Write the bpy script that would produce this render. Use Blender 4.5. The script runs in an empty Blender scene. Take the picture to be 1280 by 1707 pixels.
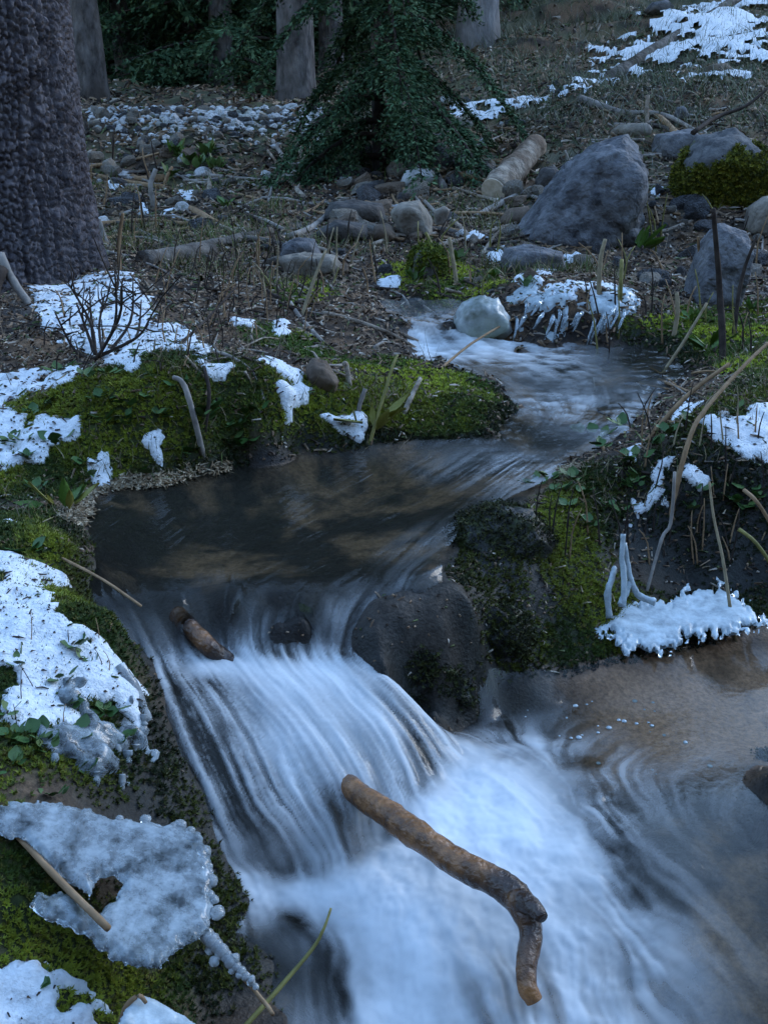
import bpy, bmesh, math, random
import numpy as np
from mathutils import Vector, Matrix, Quaternion

# ------------------------------------------------------------------ camera, sky, sun, exposure
S = bpy.context.scene
COL = S.collection
CAMZ, PITCH, FPX, CX, CY = 1.10, math.radians(20.0), 1750.0, 640.0, 853.5
cam_d = bpy.data.cameras.new('camera'); cam = bpy.data.objects.new('camera', cam_d); COL.objects.link(cam)
cam.location = (0, 0, CAMZ); cam.rotation_euler = (math.pi/2 - PITCH, 0, 0)
cam_d.sensor_fit = 'VERTICAL'; cam_d.sensor_height = 24.0; cam_d.lens = 24.0*FPX/1707.0
cam_d.clip_start = 0.05; cam_d.clip_end = 400
S.camera = cam
SUN_EL, SUN_AZ = math.radians(16), math.radians(52)      # off to the right, veiled by cloud; azimuth from +Y towards +X
W = bpy.data.worlds.new('World'); S.world = W; W.use_nodes = True
wn = W.node_tree.nodes; bg = wn['Background']
sky = wn.new('ShaderNodeTexSky'); sky.sky_type = 'NISHITA'; sky.sun_disc = False
sky.sun_elevation = SUN_EL; sky.sun_rotation = SUN_AZ; sky.altitude = 2800; sky.air_density = 1.3; sky.dust_density = 0.3; sky.ozone_density = 1.5
W.node_tree.links.new(sky.outputs[0], bg.inputs[0]); bg.inputs[1].default_value = 0.15
sun_d = bpy.data.lights.new('sun', 'SUN'); sun_d.energy = 0.5; sun_d.angle = math.radians(40); sun_d.color = (1.0, 0.97, 0.93)
sun = bpy.data.objects.new('sun', sun_d); COL.objects.link(sun)
sd = Vector((math.sin(SUN_AZ)*math.cos(SUN_EL), math.cos(SUN_AZ)*math.cos(SUN_EL), math.sin(SUN_EL)))
sun.rotation_euler = sd.to_track_quat('Z', 'Y').to_euler(); sun.location = (0, 0, 12)
S.view_settings.view_transform = 'Standard'; S.view_settings.look = 'None'
S.view_settings.exposure = 2.7; S.view_settings.gamma = 1.0
S.render.engine = 'CYCLES'
S.cycles.use_denoising = True
S.cycles.max_bounces = 8; S.cycles.diffuse_bounces = 3; S.cycles.glossy_bounces = 3; S.cycles.transparent_max_bounces = 12; S.cycles.transmission_bounces = 6
S.cycles.caustics_reflective = False; S.cycles.caustics_refractive = False

# ------------------------------------------------------------------ helpers: numbers
RNG = np.random.default_rng(7)
random.seed(11)
def ang(py): return PITCH + np.arctan((np.asarray(py, float) - CY)/FPX)
def ray(px, py):
    px = np.asarray(px, float); py = np.asarray(py, float)
    u = (px - CX)/FPX; v = (CY - py)/FPX
    return np.stack([u, math.cos(PITCH) + v*math.sin(PITCH), -math.sin(PITCH) + v*math.cos(PITCH)], -1)
def at_y(px, py, Y):                       # world point seen at a photo pixel, at forward distance Y
    d = ray(px, py); t = np.asarray(Y)/d[..., 1]
    return d*t[..., None] + np.array([0, 0, CAMZ])
def at_z(px, py, z):                       # world point seen at a photo pixel, at height z
    d = ray(px, py); t = (np.asarray(z) - CAMZ)/d[..., 2]
    return d*t[..., None] + np.array([0, 0, CAMZ])

def hash3(ix, iy, iz, seed):
    h = (ix.astype(np.uint32)*np.uint32(374761393) + iy.astype(np.uint32)*np.uint32(668265263)
         + iz.astype(np.uint32)*np.uint32(2147483647 ^ 0x5bd1e995) + np.uint32((seed*2654435761) & 0xffffffff))
    h = (h ^ (h >> np.uint32(13)))*np.uint32(1274126177); h ^= h >> np.uint32(16)
    h = h*np.uint32(2246822519); h ^= h >> np.uint32(15)
    return h.astype(np.float64)/4294967295.0
def vnoise(p, seed=0):                     # smooth value noise, p (...,2 or 3), result 0..1
    p = np.asarray(p, float)
    if p.shape[-1] == 2:
        i = np.floor(p).astype(np.int64); f = p - i; f = f*f*(3-2*f); z = np.zeros_like(i[..., 0])
        u, v = f[..., 0], f[..., 1]; h = lambda a, b: hash3(i[..., 0]+a, i[..., 1]+b, z, seed)
        return (h(0, 0)*(1-u)+h(1, 0)*u)*(1-v) + (h(0, 1)*(1-u)+h(1, 1)*u)*v
    i = np.floor(p).astype(np.int64); f = p - i; f = f*f*f*(f*(f*6-15)+10)
    r = 0
    for dx in (0, 1):
        wx = f[..., 0] if dx else 1-f[..., 0]
        for dy in (0, 1):
            wy = f[..., 1] if dy else 1-f[..., 1]
            for dz in (0, 1):
                wz = f[..., 2] if dz else 1-f[..., 2]
                r = r + wx*wy*wz*hash3(i[..., 0]+dx, i[..., 1]+dy, i[..., 2]+dz, seed)
    return r
def fbm(p, oct=4, seed=0, gain=0.5, lac=2.03):
    p = np.asarray(p, float); a, s, n = 1.0, 0, 0
    for k in range(oct):
        s = s + a*(vnoise(p, seed+k*17)-0.5); n += a; a *= gain; p = p*lac + 3.7
    return s/n*2                            # about -1..1
def sstep(a, b, x):
    t = np.clip((np.asarray(x)-a)/(b-a), 0, 1); return t*t*(3-2*t)

class RBF:                                 # r-kernel interpolation with a plane
    def __init__(s, xy, v, smooth=1e-4):
        s.c = np.asarray(xy, float); v = np.asarray(v, float)
        if v.ndim == 1: v = v[:, None]
        n = len(s.c); K = np.linalg.norm(s.c[:, None]-s.c[None], axis=2)
        K = -K - 0*np.eye(n) + smooth*np.eye(n)*-1
        P = np.c_[np.ones(n), s.c]
        A = np.block([[K, P], [P.T, np.zeros((3, 3))]])
        s.w = np.linalg.lstsq(A, np.r_[v, np.zeros((3, v.shape[1]))], rcond=None)[0]
    def __call__(s, xy):
        xy = np.asarray(xy, float); out = np.empty((len(xy), s.w.shape[1])); n = len(s.c)
        for k in range(0, len(xy), 20000):
            q = xy[k:k+20000]
            D = np.sqrt(np.maximum((q*q).sum(1)[:, None] + (s.c*s.c).sum(1)[None] - 2*q@s.c.T, 0))
            out[k:k+20000] = -D@s.w[:n] + s.w[n] + q@s.w[n+1:]
        return out

def in_poly(xy, poly):
    x, y = xy[:, 0], xy[:, 1]; r = np.zeros(len(x), bool); n = len(poly)
    for i in range(n):
        x0, y0 = poly[i][:2]; x1, y1 = poly[(i+1) % n][:2]
        if y0 == y1: continue
        c = ((y0 > y) != (y1 > y)) & (x < (x1-x0)*(y-y0)/(y1-y0) + x0)
        r ^= c
    return r
def poly_sd(xy, poly):                     # signed distance, positive inside
    d = np.full(len(xy), 1e9); n = len(poly); P = np.asarray(poly, float)[:, :2]
    for i in range(n):
        a = P[i]; b = P[(i+1) % n]; ab = b-a; l = max((ab**2).sum(), 1e-12)
        t = np.clip(((xy-a)@ab)/l, 0, 1)
        d = np.minimum(d, np.hypot(*(xy-(a+t[:, None]*ab)).T))
    return np.where(in_poly(xy, poly), d, -d)

# ------------------------------------------------------------------ helpers: objects
def mesh_np(name, verts, faces, smooth=True, attrs=None, colors=None, mats=None, mat_idx=None):
    """faces: (n,3) or (n,4) int array, or a list of such arrays"""
    me = bpy.data.meshes.new(name)
    fl = faces if isinstance(faces, list) else [faces]
    fl = [np.asarray(f) for f in fl if len(f)]
    verts = np.asarray(verts, np.float32)
    me.vertices.add(len(verts)); me.vertices.foreach_set('co', verts.ravel())
    loops = np.concatenate([f.ravel() for f in fl]).astype(np.int32)
    tot = np.concatenate([np.full(len(f), f.shape[1], np.int32) for f in fl])
    st = np.zeros(len(tot), np.int32); st[1:] = np.cumsum(tot)[:-1]
    me.loops.add(len(loops)); me.loops.foreach_set('vertex_index', loops)
    me.polygons.add(len(tot)); me.polygons.foreach_set('loop_start', st); me.polygons.foreach_set('loop_total', tot)
    me.polygons.foreach_set('use_smooth', np.full(len(tot), smooth, bool))
    if mat_idx is not None: me.polygons.foreach_set('material_index', np.asarray(mat_idx, np.int32))
    me.update(calc_edges=True)
    for k, v in (attrs or {}).items():
        a = me.attributes.new(k, 'FLOAT', 'POINT'); a.data.foreach_set('value', np.asarray(v, np.float32))
    for k, v in (colors or {}).items():
        a = me.attributes.new(k, 'FLOAT_COLOR', 'POINT')
        c = np.ones((len(verts), 4), np.float32); c[:, :3] = v; a.data.foreach_set('color', c.ravel())
    for m in (mats or []): me.materials.append(m)
    me.validate(clean_customdata=False)
    return me
def link(name, me, parent=None, loc=None):
    o = bpy.data.objects.new(name, me); COL.objects.link(o)
    if parent: o.parent = parent
    if loc is not None: o.location = loc
    return o
def tag(o, label=None, cat=None, group=None, kind=None):
    if label: o['label'] = label
    if cat: o['category'] = cat
    if group: o['group'] = group
    if kind: o['kind'] = kind
    return o
def empty(name, loc):
    o = bpy.data.objects.new(name, None); COL.objects.link(o); o.location = loc; o.empty_display_size = 0.05; return o
def grid_faces(nr, nc):
    i = np.arange(nr*nc).reshape(nr, nc)
    return np.stack([i[:-1, :-1].ravel(), i[:-1, 1:].ravel(), i[1:, 1:].ravel(), i[1:, :-1].ravel()], 1)
def keep(verts, faces, m, *arrs):          # drop faces whose vertices are all outside mask m
    f = faces[m[faces].all(1)] if True else faces
    used = np.unique(f); remap = -np.ones(len(verts), int); remap[used] = np.arange(len(used))
    return (verts[used], remap[f]) + tuple(a[used] for a in arrs)

LAND = [(965,320,'the largest boulder'),(1205,285,'the mossy boulder'),(1195,440,'the pointed slab'),(885,430,'the flat low stone'),(690,368,'the rounded tan stone'),(855,280,'the pale log'),(497,418,'the rounded grey stone'),(590,350,'the wide dark stone'),(712,435,'the moss coated stone'),(538,622,'the brown angular stone'),(805,528,'the ice glazed stone'),(950,510,'the frozen curtain'),(70,300,'the thick trunk'),(160,530,'the bare shrub'),(330,690,'the grey bent stick'),(300,432,'the weathered log'),(625,690,'the yellow green stalk'),(1140,670,'the straight brown branch'),(1200,730,'the right snow patch'),(1130,1040,'the ice shelf'),(200,1460,'the near ice sheet'),(110,1050,'the near snow bank'),(720,560,'the upper fall'),(695,296,'the frosted pale stone'),(806,60,'the far pale trunk'),(500,120,'the pale edged trunk'),(350,205,'the rubble bank'),(1120,240,'the long grey stone'),(1270,365,'the right edge'),(230,770,'the left corner snow patch'),(600,250,'the young spruce'),(1080,90,'the long fallen trunk'),(690,1110,'the black wet boulder'),(930,160,'the sparse grassy snow')]
USED = {}
def where(px, py, head, tail=''):
    """a label that says which one: its look, then its place beside something one can find"""
    best = sorted(LAND, key=lambda l: (l[0]-px)**2+((l[1]-py)*1.3)**2)
    for l in best[:9]:
        dx, dy = px-l[0], py-l[1]; d = math.hypot(dx, dy)
        sd_ = ('right of' if dx > 0 else 'left of') if abs(dx) > 1.6*abs(dy) else ('below' if dy > 0 else 'above') if abs(dy) > 1.6*abs(dx) else ('below and right of' if dx > 0 else 'below and left of') if dy > 0 else ('above and right of' if dx > 0 else 'above and left of')
        q = 'close ' if d < 60 else '' if d < 130 else 'farther '
        s = f'{head} {q}{sd_} {l[2]}{tail}'
        if s not in USED: break
    USED[s] = USED.get(s, 0)+1
    return s
# ------------------------------------------------------------------ helpers: materials
def new_mat(name):
    m = bpy.data.materials.new(name); m.use_nodes = True; nt = m.node_tree
    for n in list(nt.nodes): nt.nodes.remove(n)
    return m, nt, nt.nodes, nt.links
def nd(nt, t, **kw):
    n = nt.nodes.new(t)
    for k, v in kw.items():
        if k.startswith('i_'):
            k = k[2:]; key = int(k) if k.isdigit() else k.replace('_', ' ')
            n.inputs[key].default_value = v
        else: setattr(n, k, v)
    return n
def simple_mat(name, c1, c2, scale=40, rough=0.8, bump=0.3, bscale=None, attr=None, c3=None, spec=0.3, stretch=None, sub=0.0, dist=0.004):
    """two-colour mottled surface with noise relief; optional per-vertex colour factor"""
    m, nt, N, L = new_mat(name)
    out = nd(nt, 'ShaderNodeOutputMaterial'); b = nd(nt, 'ShaderNodeBsdfPrincipled', i_Roughness=rough)
    b.inputs['Specular IOR Level'].default_value = spec
    tc = nd(nt, 'ShaderNodeTexCoord'); mp = nd(nt, 'ShaderNodeMapping'); L.new(tc.outputs['Object'], mp.inputs[0])
    if stretch: mp.inputs['Scale'].default_value = stretch
    n1 = nd(nt, 'ShaderNodeTexNoise', i_Scale=scale, i_Detail=8.0, i_Roughness=0.65); L.new(mp.outputs[0], n1.inputs[0])
    r = nd(nt, 'ShaderNodeValToRGB'); r.color_ramp.elements[0].position = 0.35; r.color_ramp.elements[1].position = 0.66
    r.color_ramp.elements[0].color = (*c1, 1); r.color_ramp.elements[1].color = (*c2, 1)
    L.new(n1.outputs[0], r.inputs[0]); col = r.outputs[0]
    if c3:
        n3 = nd(nt, 'ShaderNodeTexNoise', i_Scale=scale*0.23, i_Detail=4.0); L.new(mp.outputs[0], n3.inputs[0])
        r3 = nd(nt, 'ShaderNodeValToRGB'); r3.color_ramp.elements[0].position = 0.5; r3.color_ramp.elements[1].position = 0.62
        L.new(n3.outputs[0], r3.inputs[0])
        mx = nd(nt, 'ShaderNodeMix', data_type='RGBA'); L.new(r3.outputs[0], mx.inputs[0]); L.new(col, mx.inputs[6]); mx.inputs[7].default_value = (*c3, 1)
        col = mx.outputs[2]
    if attr:
        a = nd(nt, 'ShaderNodeAttribute', attribute_name=attr)
        mx = nd(nt, 'ShaderNodeMix', data_type='RGBA', blend_type='MULTIPLY'); mx.inputs[0].default_value = 1
        L.new(col, mx.inputs[6]); L.new(a.outputs['Color'], mx.inputs[7]); col = mx.outputs[2]
    L.new(col, b.inputs['Base Color'])
    if sub: b.inputs['Subsurface Weight'].default_value = sub; b.inputs['Subsurface Radius'].default_value = (0.01, 0.01, 0.012)
    if bump:
        n2 = nd(nt, 'ShaderNodeTexNoise', i_Scale=bscale or scale*2.5, i_Detail=5.0); L.new(mp.outputs[0], n2.inputs[0])
        bp = nd(nt, 'ShaderNodeBump', i_Strength=bump, i_Distance=dist); L.new(n2.outputs[0], bp.inputs['Height']); L.new(bp.outputs[0], b.inputs['Normal'])
    L.new(b.outputs[0], out.inputs[0])
    return m
# ------------------------------------------------------------------ the lie of the land
gz = [  # photo pixel and height: the stream bed, its shores and the near banks
 # mid pool far shore, bed, ledge
 (270,818,.262),(330,797,.262),(400,778,.262),(500,760,.262),(620,750,.263),(720,742,.264),(800,744,.266),(850,750,.27),
 (300,870,.20),(450,830,.20),(600,800,.205),(750,800,.21),(250,950,.185),(400,930,.18),(550,900,.19),(680,870,.21),(400,975,.21),(550,965,.215),(680,950,.22),
 (300,1008,.232),(380,1000,.238),(460,1000,.24),(540,990,.24),(640,984,.24),(720,980,.246),(200,1000,.20),
 (460,1030,.222),(300,1040,.19),(380,1040,.19),(540,1040,.192),(510,1030,.222),
 (250,1085,.145),(300,1090,.135),(380,1082,.135),(460,1086,.135),(540,1085,.135),
 (150,850,.27),(140,900,.27),(125,960,.275),(150,1010,.27),
 # under the fall
 (300,1150,.125),(400,1130,.125),(500,1120,.128),(580,1130,.12),(330,1230,.085),(420,1230,.085),(520,1220,.08),(620,1210,.06),(400,1340,.03),(500,1350,.01),(600,1330,-.02),(690,1270,-.03),
 (450,1480,-.06),(560,1480,-.08),(680,1400,-.09),(780,1330,-.09),
 # boulder to its right
 (600,1070,.19),(620,1050,.215),(680,1040,.215),(740,1045,.205),(640,1100,.18),(660,1150,.14),(720,1170,.10),(700,1195,.03),(770,1195,.02),(790,1100,.13),(780,1160,.05),(830,1150,.02),
 (790,1010,.225),(840,1010,.18),(830,1080,.09),(760,975,.25),
 # lower pool bed and right shore
 (800,1250,-.08),(850,1165,.0),(920,1152,.005),(1000,1127,.005),(1100,1102,.005),(1200,1082,.005),(1280,1072,.005),(1400,1060,.01),
 (900,1220,-.045),(1000,1180,-.035),(1100,1150,-.03),(1200,1130,-.03),(1280,1120,-.03),(1400,1140,-.03),(1150,1220,-.04),(1280,1230,-.05),(1020,1260,-.06),(1400,1300,-.05),
 (900,1400,-.10),(1100,1400,-.015),(1050,1350,-.04),(1150,1480,-.05),(1250,1400,-.05),(1000,1550,-.12),(800,1550,-.13),(650,1600,-.13),(1200,1650,-.10),(1350,1550,-.08),(800,1800,-.16),(1100,1800,-.16),(600,1800,-.14),(1500,1700,-.1),(1275,1290,.03),(1320,1310,.06),
 # left margin of the fall
 (240,1110,.20),(262,1165,.175),(285,1240,.13),(335,1345,.08),(385,1445,.03),(415,1500,.012),(450,1600,.005),(480,1700,-.01),(490,1800,-.03),
 # upper reach: left shore, right shore, bed
 (842,705,.292),(885,682,.302),(850,645,.317),(790,622,.335),(730,603,.347),(692,590,.36),(665,560,.40),(648,532,.44),
 (800,578,.36),(772,556,.39),(752,535,.435),(860,580,.357),(940,577,.357),(1020,577,.357),(1100,590,.348),
 (952,762,.282),(1020,747,.292),(1062,715,.302),(1092,680,.312),(1120,642,.325),(1160,628,.33),(1200,628,.345),
 (740,590,.325),(850,600,.30),(950,605,.29),(1050,610,.29),(950,650,.27),(1040,660,.27),(920,700,.25),(1000,710,.25),(900,745,.235),(880,770,.22),(710,560,.335),(725,540,.355),(700,520,.375),(745,545,.37),(690,545,.37),
]
gy = [  # photo pixel and forward distance: banks, slope, hill
 # left bank
 (300,628,2.66),(200,655,2.60),(400,640,2.73),(480,660,2.78),(100,640,2.75),(320,585,2.95),(450,600,3.1),(200,600,2.9),(50,640,2.9),(-100,640,2.9),(60,760,2.5),(200,785,2.5),(120,815,2.4),(-100,760,2.5),
 (330,720,2.60),(430,715,2.68),(540,705,2.80),(230,735,2.54),(650,690,2.92),(250,790,2.49),
 (60,560,3.3),(200,550,3.35),(320,540,3.45),(100,490,4.0),(220,470,4.05),(60,462,4.25),(-80,480,4.1),(-200,560,3.4),(-400,500,4.2),(-600,700,2.8),
 # foreground bank
 (100,900,1.95),(40,870,2.1),(60,1000,1.68),(180,1020,1.66),(200,1060,1.62),(225,1150,1.52),(100,1150,1.47),(150,1250,1.36),(40,1250,1.3),(215,1220,1.46),(200,1330,1.33),(60,1330,1.22),(260,1300,1.40),
 (290,1450,1.29),(200,1450,1.20),(100,1450,1.14),(350,1550,1.22),(250,1600,1.12),(300,1690,1.05),(380,1690,1.08),(80,1640,1.0),(0,1700,.95),(-150,1300,1.25),(-150,1600,.95),(-200,1000,1.7),(200,1850,.9),(-400,900,2.0),(-300,1800,.8),
 # right bank
 (850,1050,2.0),(900,985,2.09),(800,1000,1.97),(850,905,2.15),(800,855,2.33),(780,900,2.2),(900,805,2.55),(1000,805,2.5),(960,845,2.4),(1000,900,2.3),(1000,1000,2.15),(940,1080,2.03),
 (1100,755,2.55),(1040,780,2.52),(1200,700,2.65),(1270,650,2.85),(1060,840,2.45),(1150,800,2.46),(1250,780,2.5),(1150,880,2.40),(1250,880,2.42),(1080,900,2.38),(1150,965,2.35),(1250,960,2.35),(1130,1030,2.2),(1240,1030,2.2),(1060,1000,2.2),
 (1350,700,2.7),(1400,900,2.4),(1400,1020,2.2),(1500,800,2.6),(1700,900,2.5),(1700,1100,2.3),
 # upper left moss point
 (740,660,3.05),(800,672,3.0),(820,720,2.86),(700,700,2.93),(600,650,3.0),(680,640,3.2),(560,600,3.35),(650,600,3.4),(450,540,3.65),(600,560,3.65),(620,520,4.0),(600,490,4.3),(500,450,4.85),(650,440,4.95),(400,470,4.5),(700,486,4.5),
 (830,545,3.92),(900,555,3.87),(950,505,3.95),(900,470,4.25),(1020,500,4.0),(1030,560,3.85),(820,480,4.3),(820,450,4.8),(1000,450,4.95),(1200,520,4.2),(1280,540,4.0),(1250,600,3.4),(1150,560,3.85),(1130,610,3.62),(1250,640,3.0),(1400,600,3.4),(1400,480,4.8),
 # slope
 (300,400,5.5),(150,400,5.4),(-100,400,5.5),(450,400,5.6),(300,300,7.8),(180,310,7.6),(450,300,7.7),(200,240,8.4),(300,195,8.8),(500,190,9.0),(180,195,8.7),(400,228,8.55),(300,168,11),(520,165,11),(100,168,11),
 (600,380,5.7),(600,300,7.4),(600,225,8.5),(750,400,5.6),(760,300,7.2),(700,200,8.9),(800,335,6.5),(900,180,8.9),(900,260,7.3),(900,420,5.4),(1050,400,5.6),(1100,320,6.3),(1200,300,6.5),(1200,400,5.5),(1300,420,5.4),(1200,210,7.7),(1050,210,7.8),(1300,300,6.6),
 (1000,130,9.6),(1200,115,9.2),(1300,120,9.0),(1100,50,12),(1250,20,13),(1400,50,11),(800,95,11.5),(600,125,11.5),(900,80,11.8),(200,120,13.5),(400,60,16.5),(800,0,16),(100,60,16),(1280,-80,17),(600,0,18),(-400,200,9),(-400,100,13),(1700,200,9),(1700,0,14),
]
gxyz = [(-6,34,12),(0,34,12.5),(7,34,13),(14,30,12),(-14,30,11),(-25,24,10),(25,24,11),(-5,50,22),(6,50,23),(0,25,6.3),(-8,22,5.0),(9,20,5.2),(-9,8,1.6),(10,8,1.7),(-9,3,.9),(9,3,.95),(-6,-3,.6),(6,-3,.5),(0,-3,-.35),(1.2,-.5,-.18),(0,.2,-.1),(-1.6,.3,.2),(2.6,.5,.1),(-3,1.5,.5),(3.5,2,.45),(-4,4,.75),(4,4.5,.7),(-30,50,20),(30,50,22),(-20,-6,8),(20,-6,8),(-7,-6,2.5),(7,-6,2.5),(0,-6,1.2),(0,-10,6),(-8,-12,10),(8,-12,10),(0,-16,12),(0,-26,22),(-20,-22,24),(20,-22,24),(-13,4,3.8),(14,4,4.2),(-12,-3,4.5),(12,-3,4.5),(-20,8,7),(20,8,7)]  # includes unseen slopes behind and beside the camera, added to block low sky light
A = np.array(gz, float); PZ = at_z(A[:, 0], A[:, 1], A[:, 2])
B = np.array(gy, float); PY = at_y(B[:, 0], B[:, 1], B[:, 2])
GP = np.concatenate([PZ, PY, np.array(gxyz, float)])
GR = RBF(GP[:, :2], GP[:, 2], 3e-4)
class Raster:                              # bilinear table of a function over a box, direct evaluation outside
    def __init__(s, f, x0, x1, y0, y1, h):
        s.f, s.x0, s.y0, s.h = f, x0, y0, h; s.nx = int((x1-x0)/h)+2; s.ny = int((y1-y0)/h)+2
        g = np.stack(np.meshgrid(x0+np.arange(s.nx)*h, y0+np.arange(s.ny)*h, indexing='ij'), -1).reshape(-1, 2)
        s.t = f(g)[:, 0].reshape(s.nx, s.ny)
    def __call__(s, xy, outside=True):
        fx = (xy[:, 0]-s.x0)/s.h; fy = (xy[:, 1]-s.y0)/s.h
        ok = (fx >= 0) & (fy >= 0) & (fx < s.nx-1.01) & (fy < s.ny-1.01)
        cx = np.clip(fx, 0, s.nx-1.01); cy = np.clip(fy, 0, s.ny-1.01)
        i = cx.astype(int); j = cy.astype(int); u = cx-i; v = cy-j; t = s.t
        r = (t[i, j]*(1-u)+t[i+1, j]*u)*(1-v) + (t[i, j+1]*(1-u)+t[i+1, j+1]*u)*v
        if outside and not ok.all(): r[~ok] = s.f(xy[~ok])[:, 0]
        return r
GRT = Raster(GR, -1.8, 1.8, .5, 5.2, .012)

def ground_raw(xy):
    z = GRT(xy)
    d = np.maximum(xy[:, 1], .6); p3 = xy
    bank = sstep(0.10, 0.5, z + .04*np.maximum(0, d-3))
    z = z + fbm(p3*1.3, 3, 5)*.02*np.clip(d-3.2, 0, 3) + fbm(p3*6, 4, 9)*.012*(.35+bank) + (.5-np.abs(fbm(p3*9, 2, 14)))*.022*sstep(.24, .36, z)*sstep(4.8, 4.2, d) + fbm(p3*26, 3, 21)*.005
    z = z + fbm(p3*0.5, 3, 31)*.10*np.clip(d-7, 0, 5)
    return z
# a fine raster for fast look-ups near the camera, direct evaluation beyond
_gr = lambda g: ground_raw(g)[:, None]
GF = Raster(_gr, -8, 8, 5.1, 24, .05); GF.f = _gr
GN_ = Raster(_gr, -2.3, 2.3, .5, 5.2, .012); GN_.f = lambda g: GF(g)[:, None]
def ground(xy): return GN_(np.atleast_2d(np.asarray(xy, float)))
_Yt = np.concatenate([np.arange(.75, 4.6, .02), np.geomspace(4.6, 23.9, 170)])
def hit(px, py):                           # where the ray through a photo pixel first meets the ground
    P = at_y(np.full(len(_Yt), px), np.full(len(_Yt), py), _Yt)
    dz = P[:, 2] - ground(P[:, :2])
    k = np.nonzero((dz[1:] <= 0) & (dz[:-1] > 0))[0]
    if len(k) == 0: return P[np.argmin(np.abs(dz))]
    k = k[0]; t = dz[k]/(dz[k]-dz[k+1]); return P[k]*(1-t) + P[k+1]*t
def hits(pts): return np.array([hit(*p[:2]) for p in pts])

# ------------------------------------------------------------------ the water's surface: streamlines (photo pixel, height)
SL = [
 [(690,505,.445),(700,540,.425),(718,580,.362),(780,600,.353),(850,635,.333),(905,668,.312),(925,690,.302),(905,720,.29),(862,757,.278),(800,790,.268),(700,850,.264),(600,900,.262),(480,960,.257),(410,996,.250),(398,1012,.235),(394,1040,.20),(392,1076,.166),(430,1130,.157),(500,1200,.130),(570,1300,.077),(612,1390,.02),(640,1450,.02),(660,1560,.005),(680,1750,-.03)],
 [(735,510,.45),(765,550,.405),(800,582,.36),(900,600,.349),(980,640,.327),(982,690,.303),(930,730,.288),(880,775,.274),(800,830,.266),(720,900,.263),(665,955,.258),(645,985,.25),(640,1002,.235),(622,1040,.20),(590,1075,.172),(552,1095,.166),(612,1140,.153),(690,1220,.095),(742,1290,.03),(800,1380,.035),(900,1500,.02),(1000,1600,0),(1050,1750,-.03)],
 [(860,586,.352),(1000,596,.345),(1065,635,.33),(1056,690,.308),(1004,728,.293),(935,765,.28),(860,810,.268)],
 [(420,800,.264),(300,860,.263),(215,930,.261),(212,990,.257),(250,1035,.225),(275,1075,.185),(295,1115,.166),(340,1160,.155),(390,1260,.105),(430,1360,.052),(470,1460,.012),(520,1520,.01),(560,1600,0),(580,1750,-.03)],
 [(250,1095,.175),(278,1180,.158),(303,1250,.118),(350,1340,.07),(395,1440,.022),(430,1500,.008),(480,1600,0),(500,1750,-.02)],
 [(600,1090,.166),(650,1140,.15),(712,1200,.095),(768,1260,.03),(850,1320,.045),(950,1420,.03),(1050,1520,.02),(1150,1620,.0),(1250,1750,-.02)],
 [(1290,1140,.0),(1150,1190,.004),(1040,1235,.008),(985,1290,.02),(1030,1370,.035),(1120,1450,.03),(1200,1540,.01),(1300,1640,0)],
 [(1330,1220,0),(1220,1270,.002),(1150,1330,.02),(1180,1430,.02),(1260,1500,.01),(1350,1560,0)],
 [(560,975,.255),(530,994,.249),(520,1010,.235),(512,1045,.20),(505,1082,.168),(560,1130,.157),(640,1215,.112),(690,1300,.05),(720,1380,.03),(740,1480,.03),(800,1600,.0),(840,1760,-.03)],
 [(760,940,.262),(735,970,.258),(715,990,.247),(700,1010,.23)],
 [(300,985,.257),(305,1010,.245),(312,1045,.20),(322,1080,.168),(360,1130,.157),(440,1230,.112),(490,1330,.06),(530,1420,.015)],
]
wextra = [(900,1200,0),(820,1215,.01),(1290,1090,0),(1200,1110,0),(1400,1100,0),(1450,1300,0),(600,760,.265),(400,780,.264),(200,860,.263),(150,930,.262),(880,830,.265),(1100,600,.345),(960,577,.353),(1500,1600,-.01),(940,1165,0),(700,500,.452),(750,500,.455),(745,1197,.008),(705,1188,.012),(790,1205,.006),(840,1185,.004)]
wp, wd, wi = [], [], []
for k, s in enumerate(SL):
    a = np.array(s, float); P = at_z(a[:, 0], a[:, 1], a[:, 2])
    seg = np.linalg.norm(np.diff(P, axis=0), axis=1); t = np.r_[0, np.cumsum(seg)]
    n = max(4, int(t[-1]/.02)); tt = np.linspace(0, t[-1], n)
    Q = np.stack([np.interp(tt, t, P[:, i]) for i in range(3)], 1)
    for _ in range(1): Q[1:-1] = .25*Q[:-2]+.5*Q[1:-1]+.25*Q[2:]
    wp.append(Q); D = np.gradient(Q[:, :2], axis=0); wd.append(D/np.maximum(np.linalg.norm(D, axis=1, keepdims=True), 1e-6))
WPTS = np.concatenate(wp); WDIR = np.concatenate(wd)
WX = np.array(wextra, float); WXP = at_z(WX[:, 0], WX[:, 1], WX[:, 2])
# thin out points that nearly coincide
sel = []
for i, p in enumerate(WPTS):
    if all(np.hypot(*(p[:2]-WPTS[j, :2])) > .011 for j in sel): sel.append(i)
WRF = RBF(np.r_[WPTS[sel, :2], WXP[:, :2]], np.r_[WPTS[sel, 2], WXP[:, 2]], 4e-4)
WR = Raster(WRF, -1.3, 1.9, .55, 4.9, .008)
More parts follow.
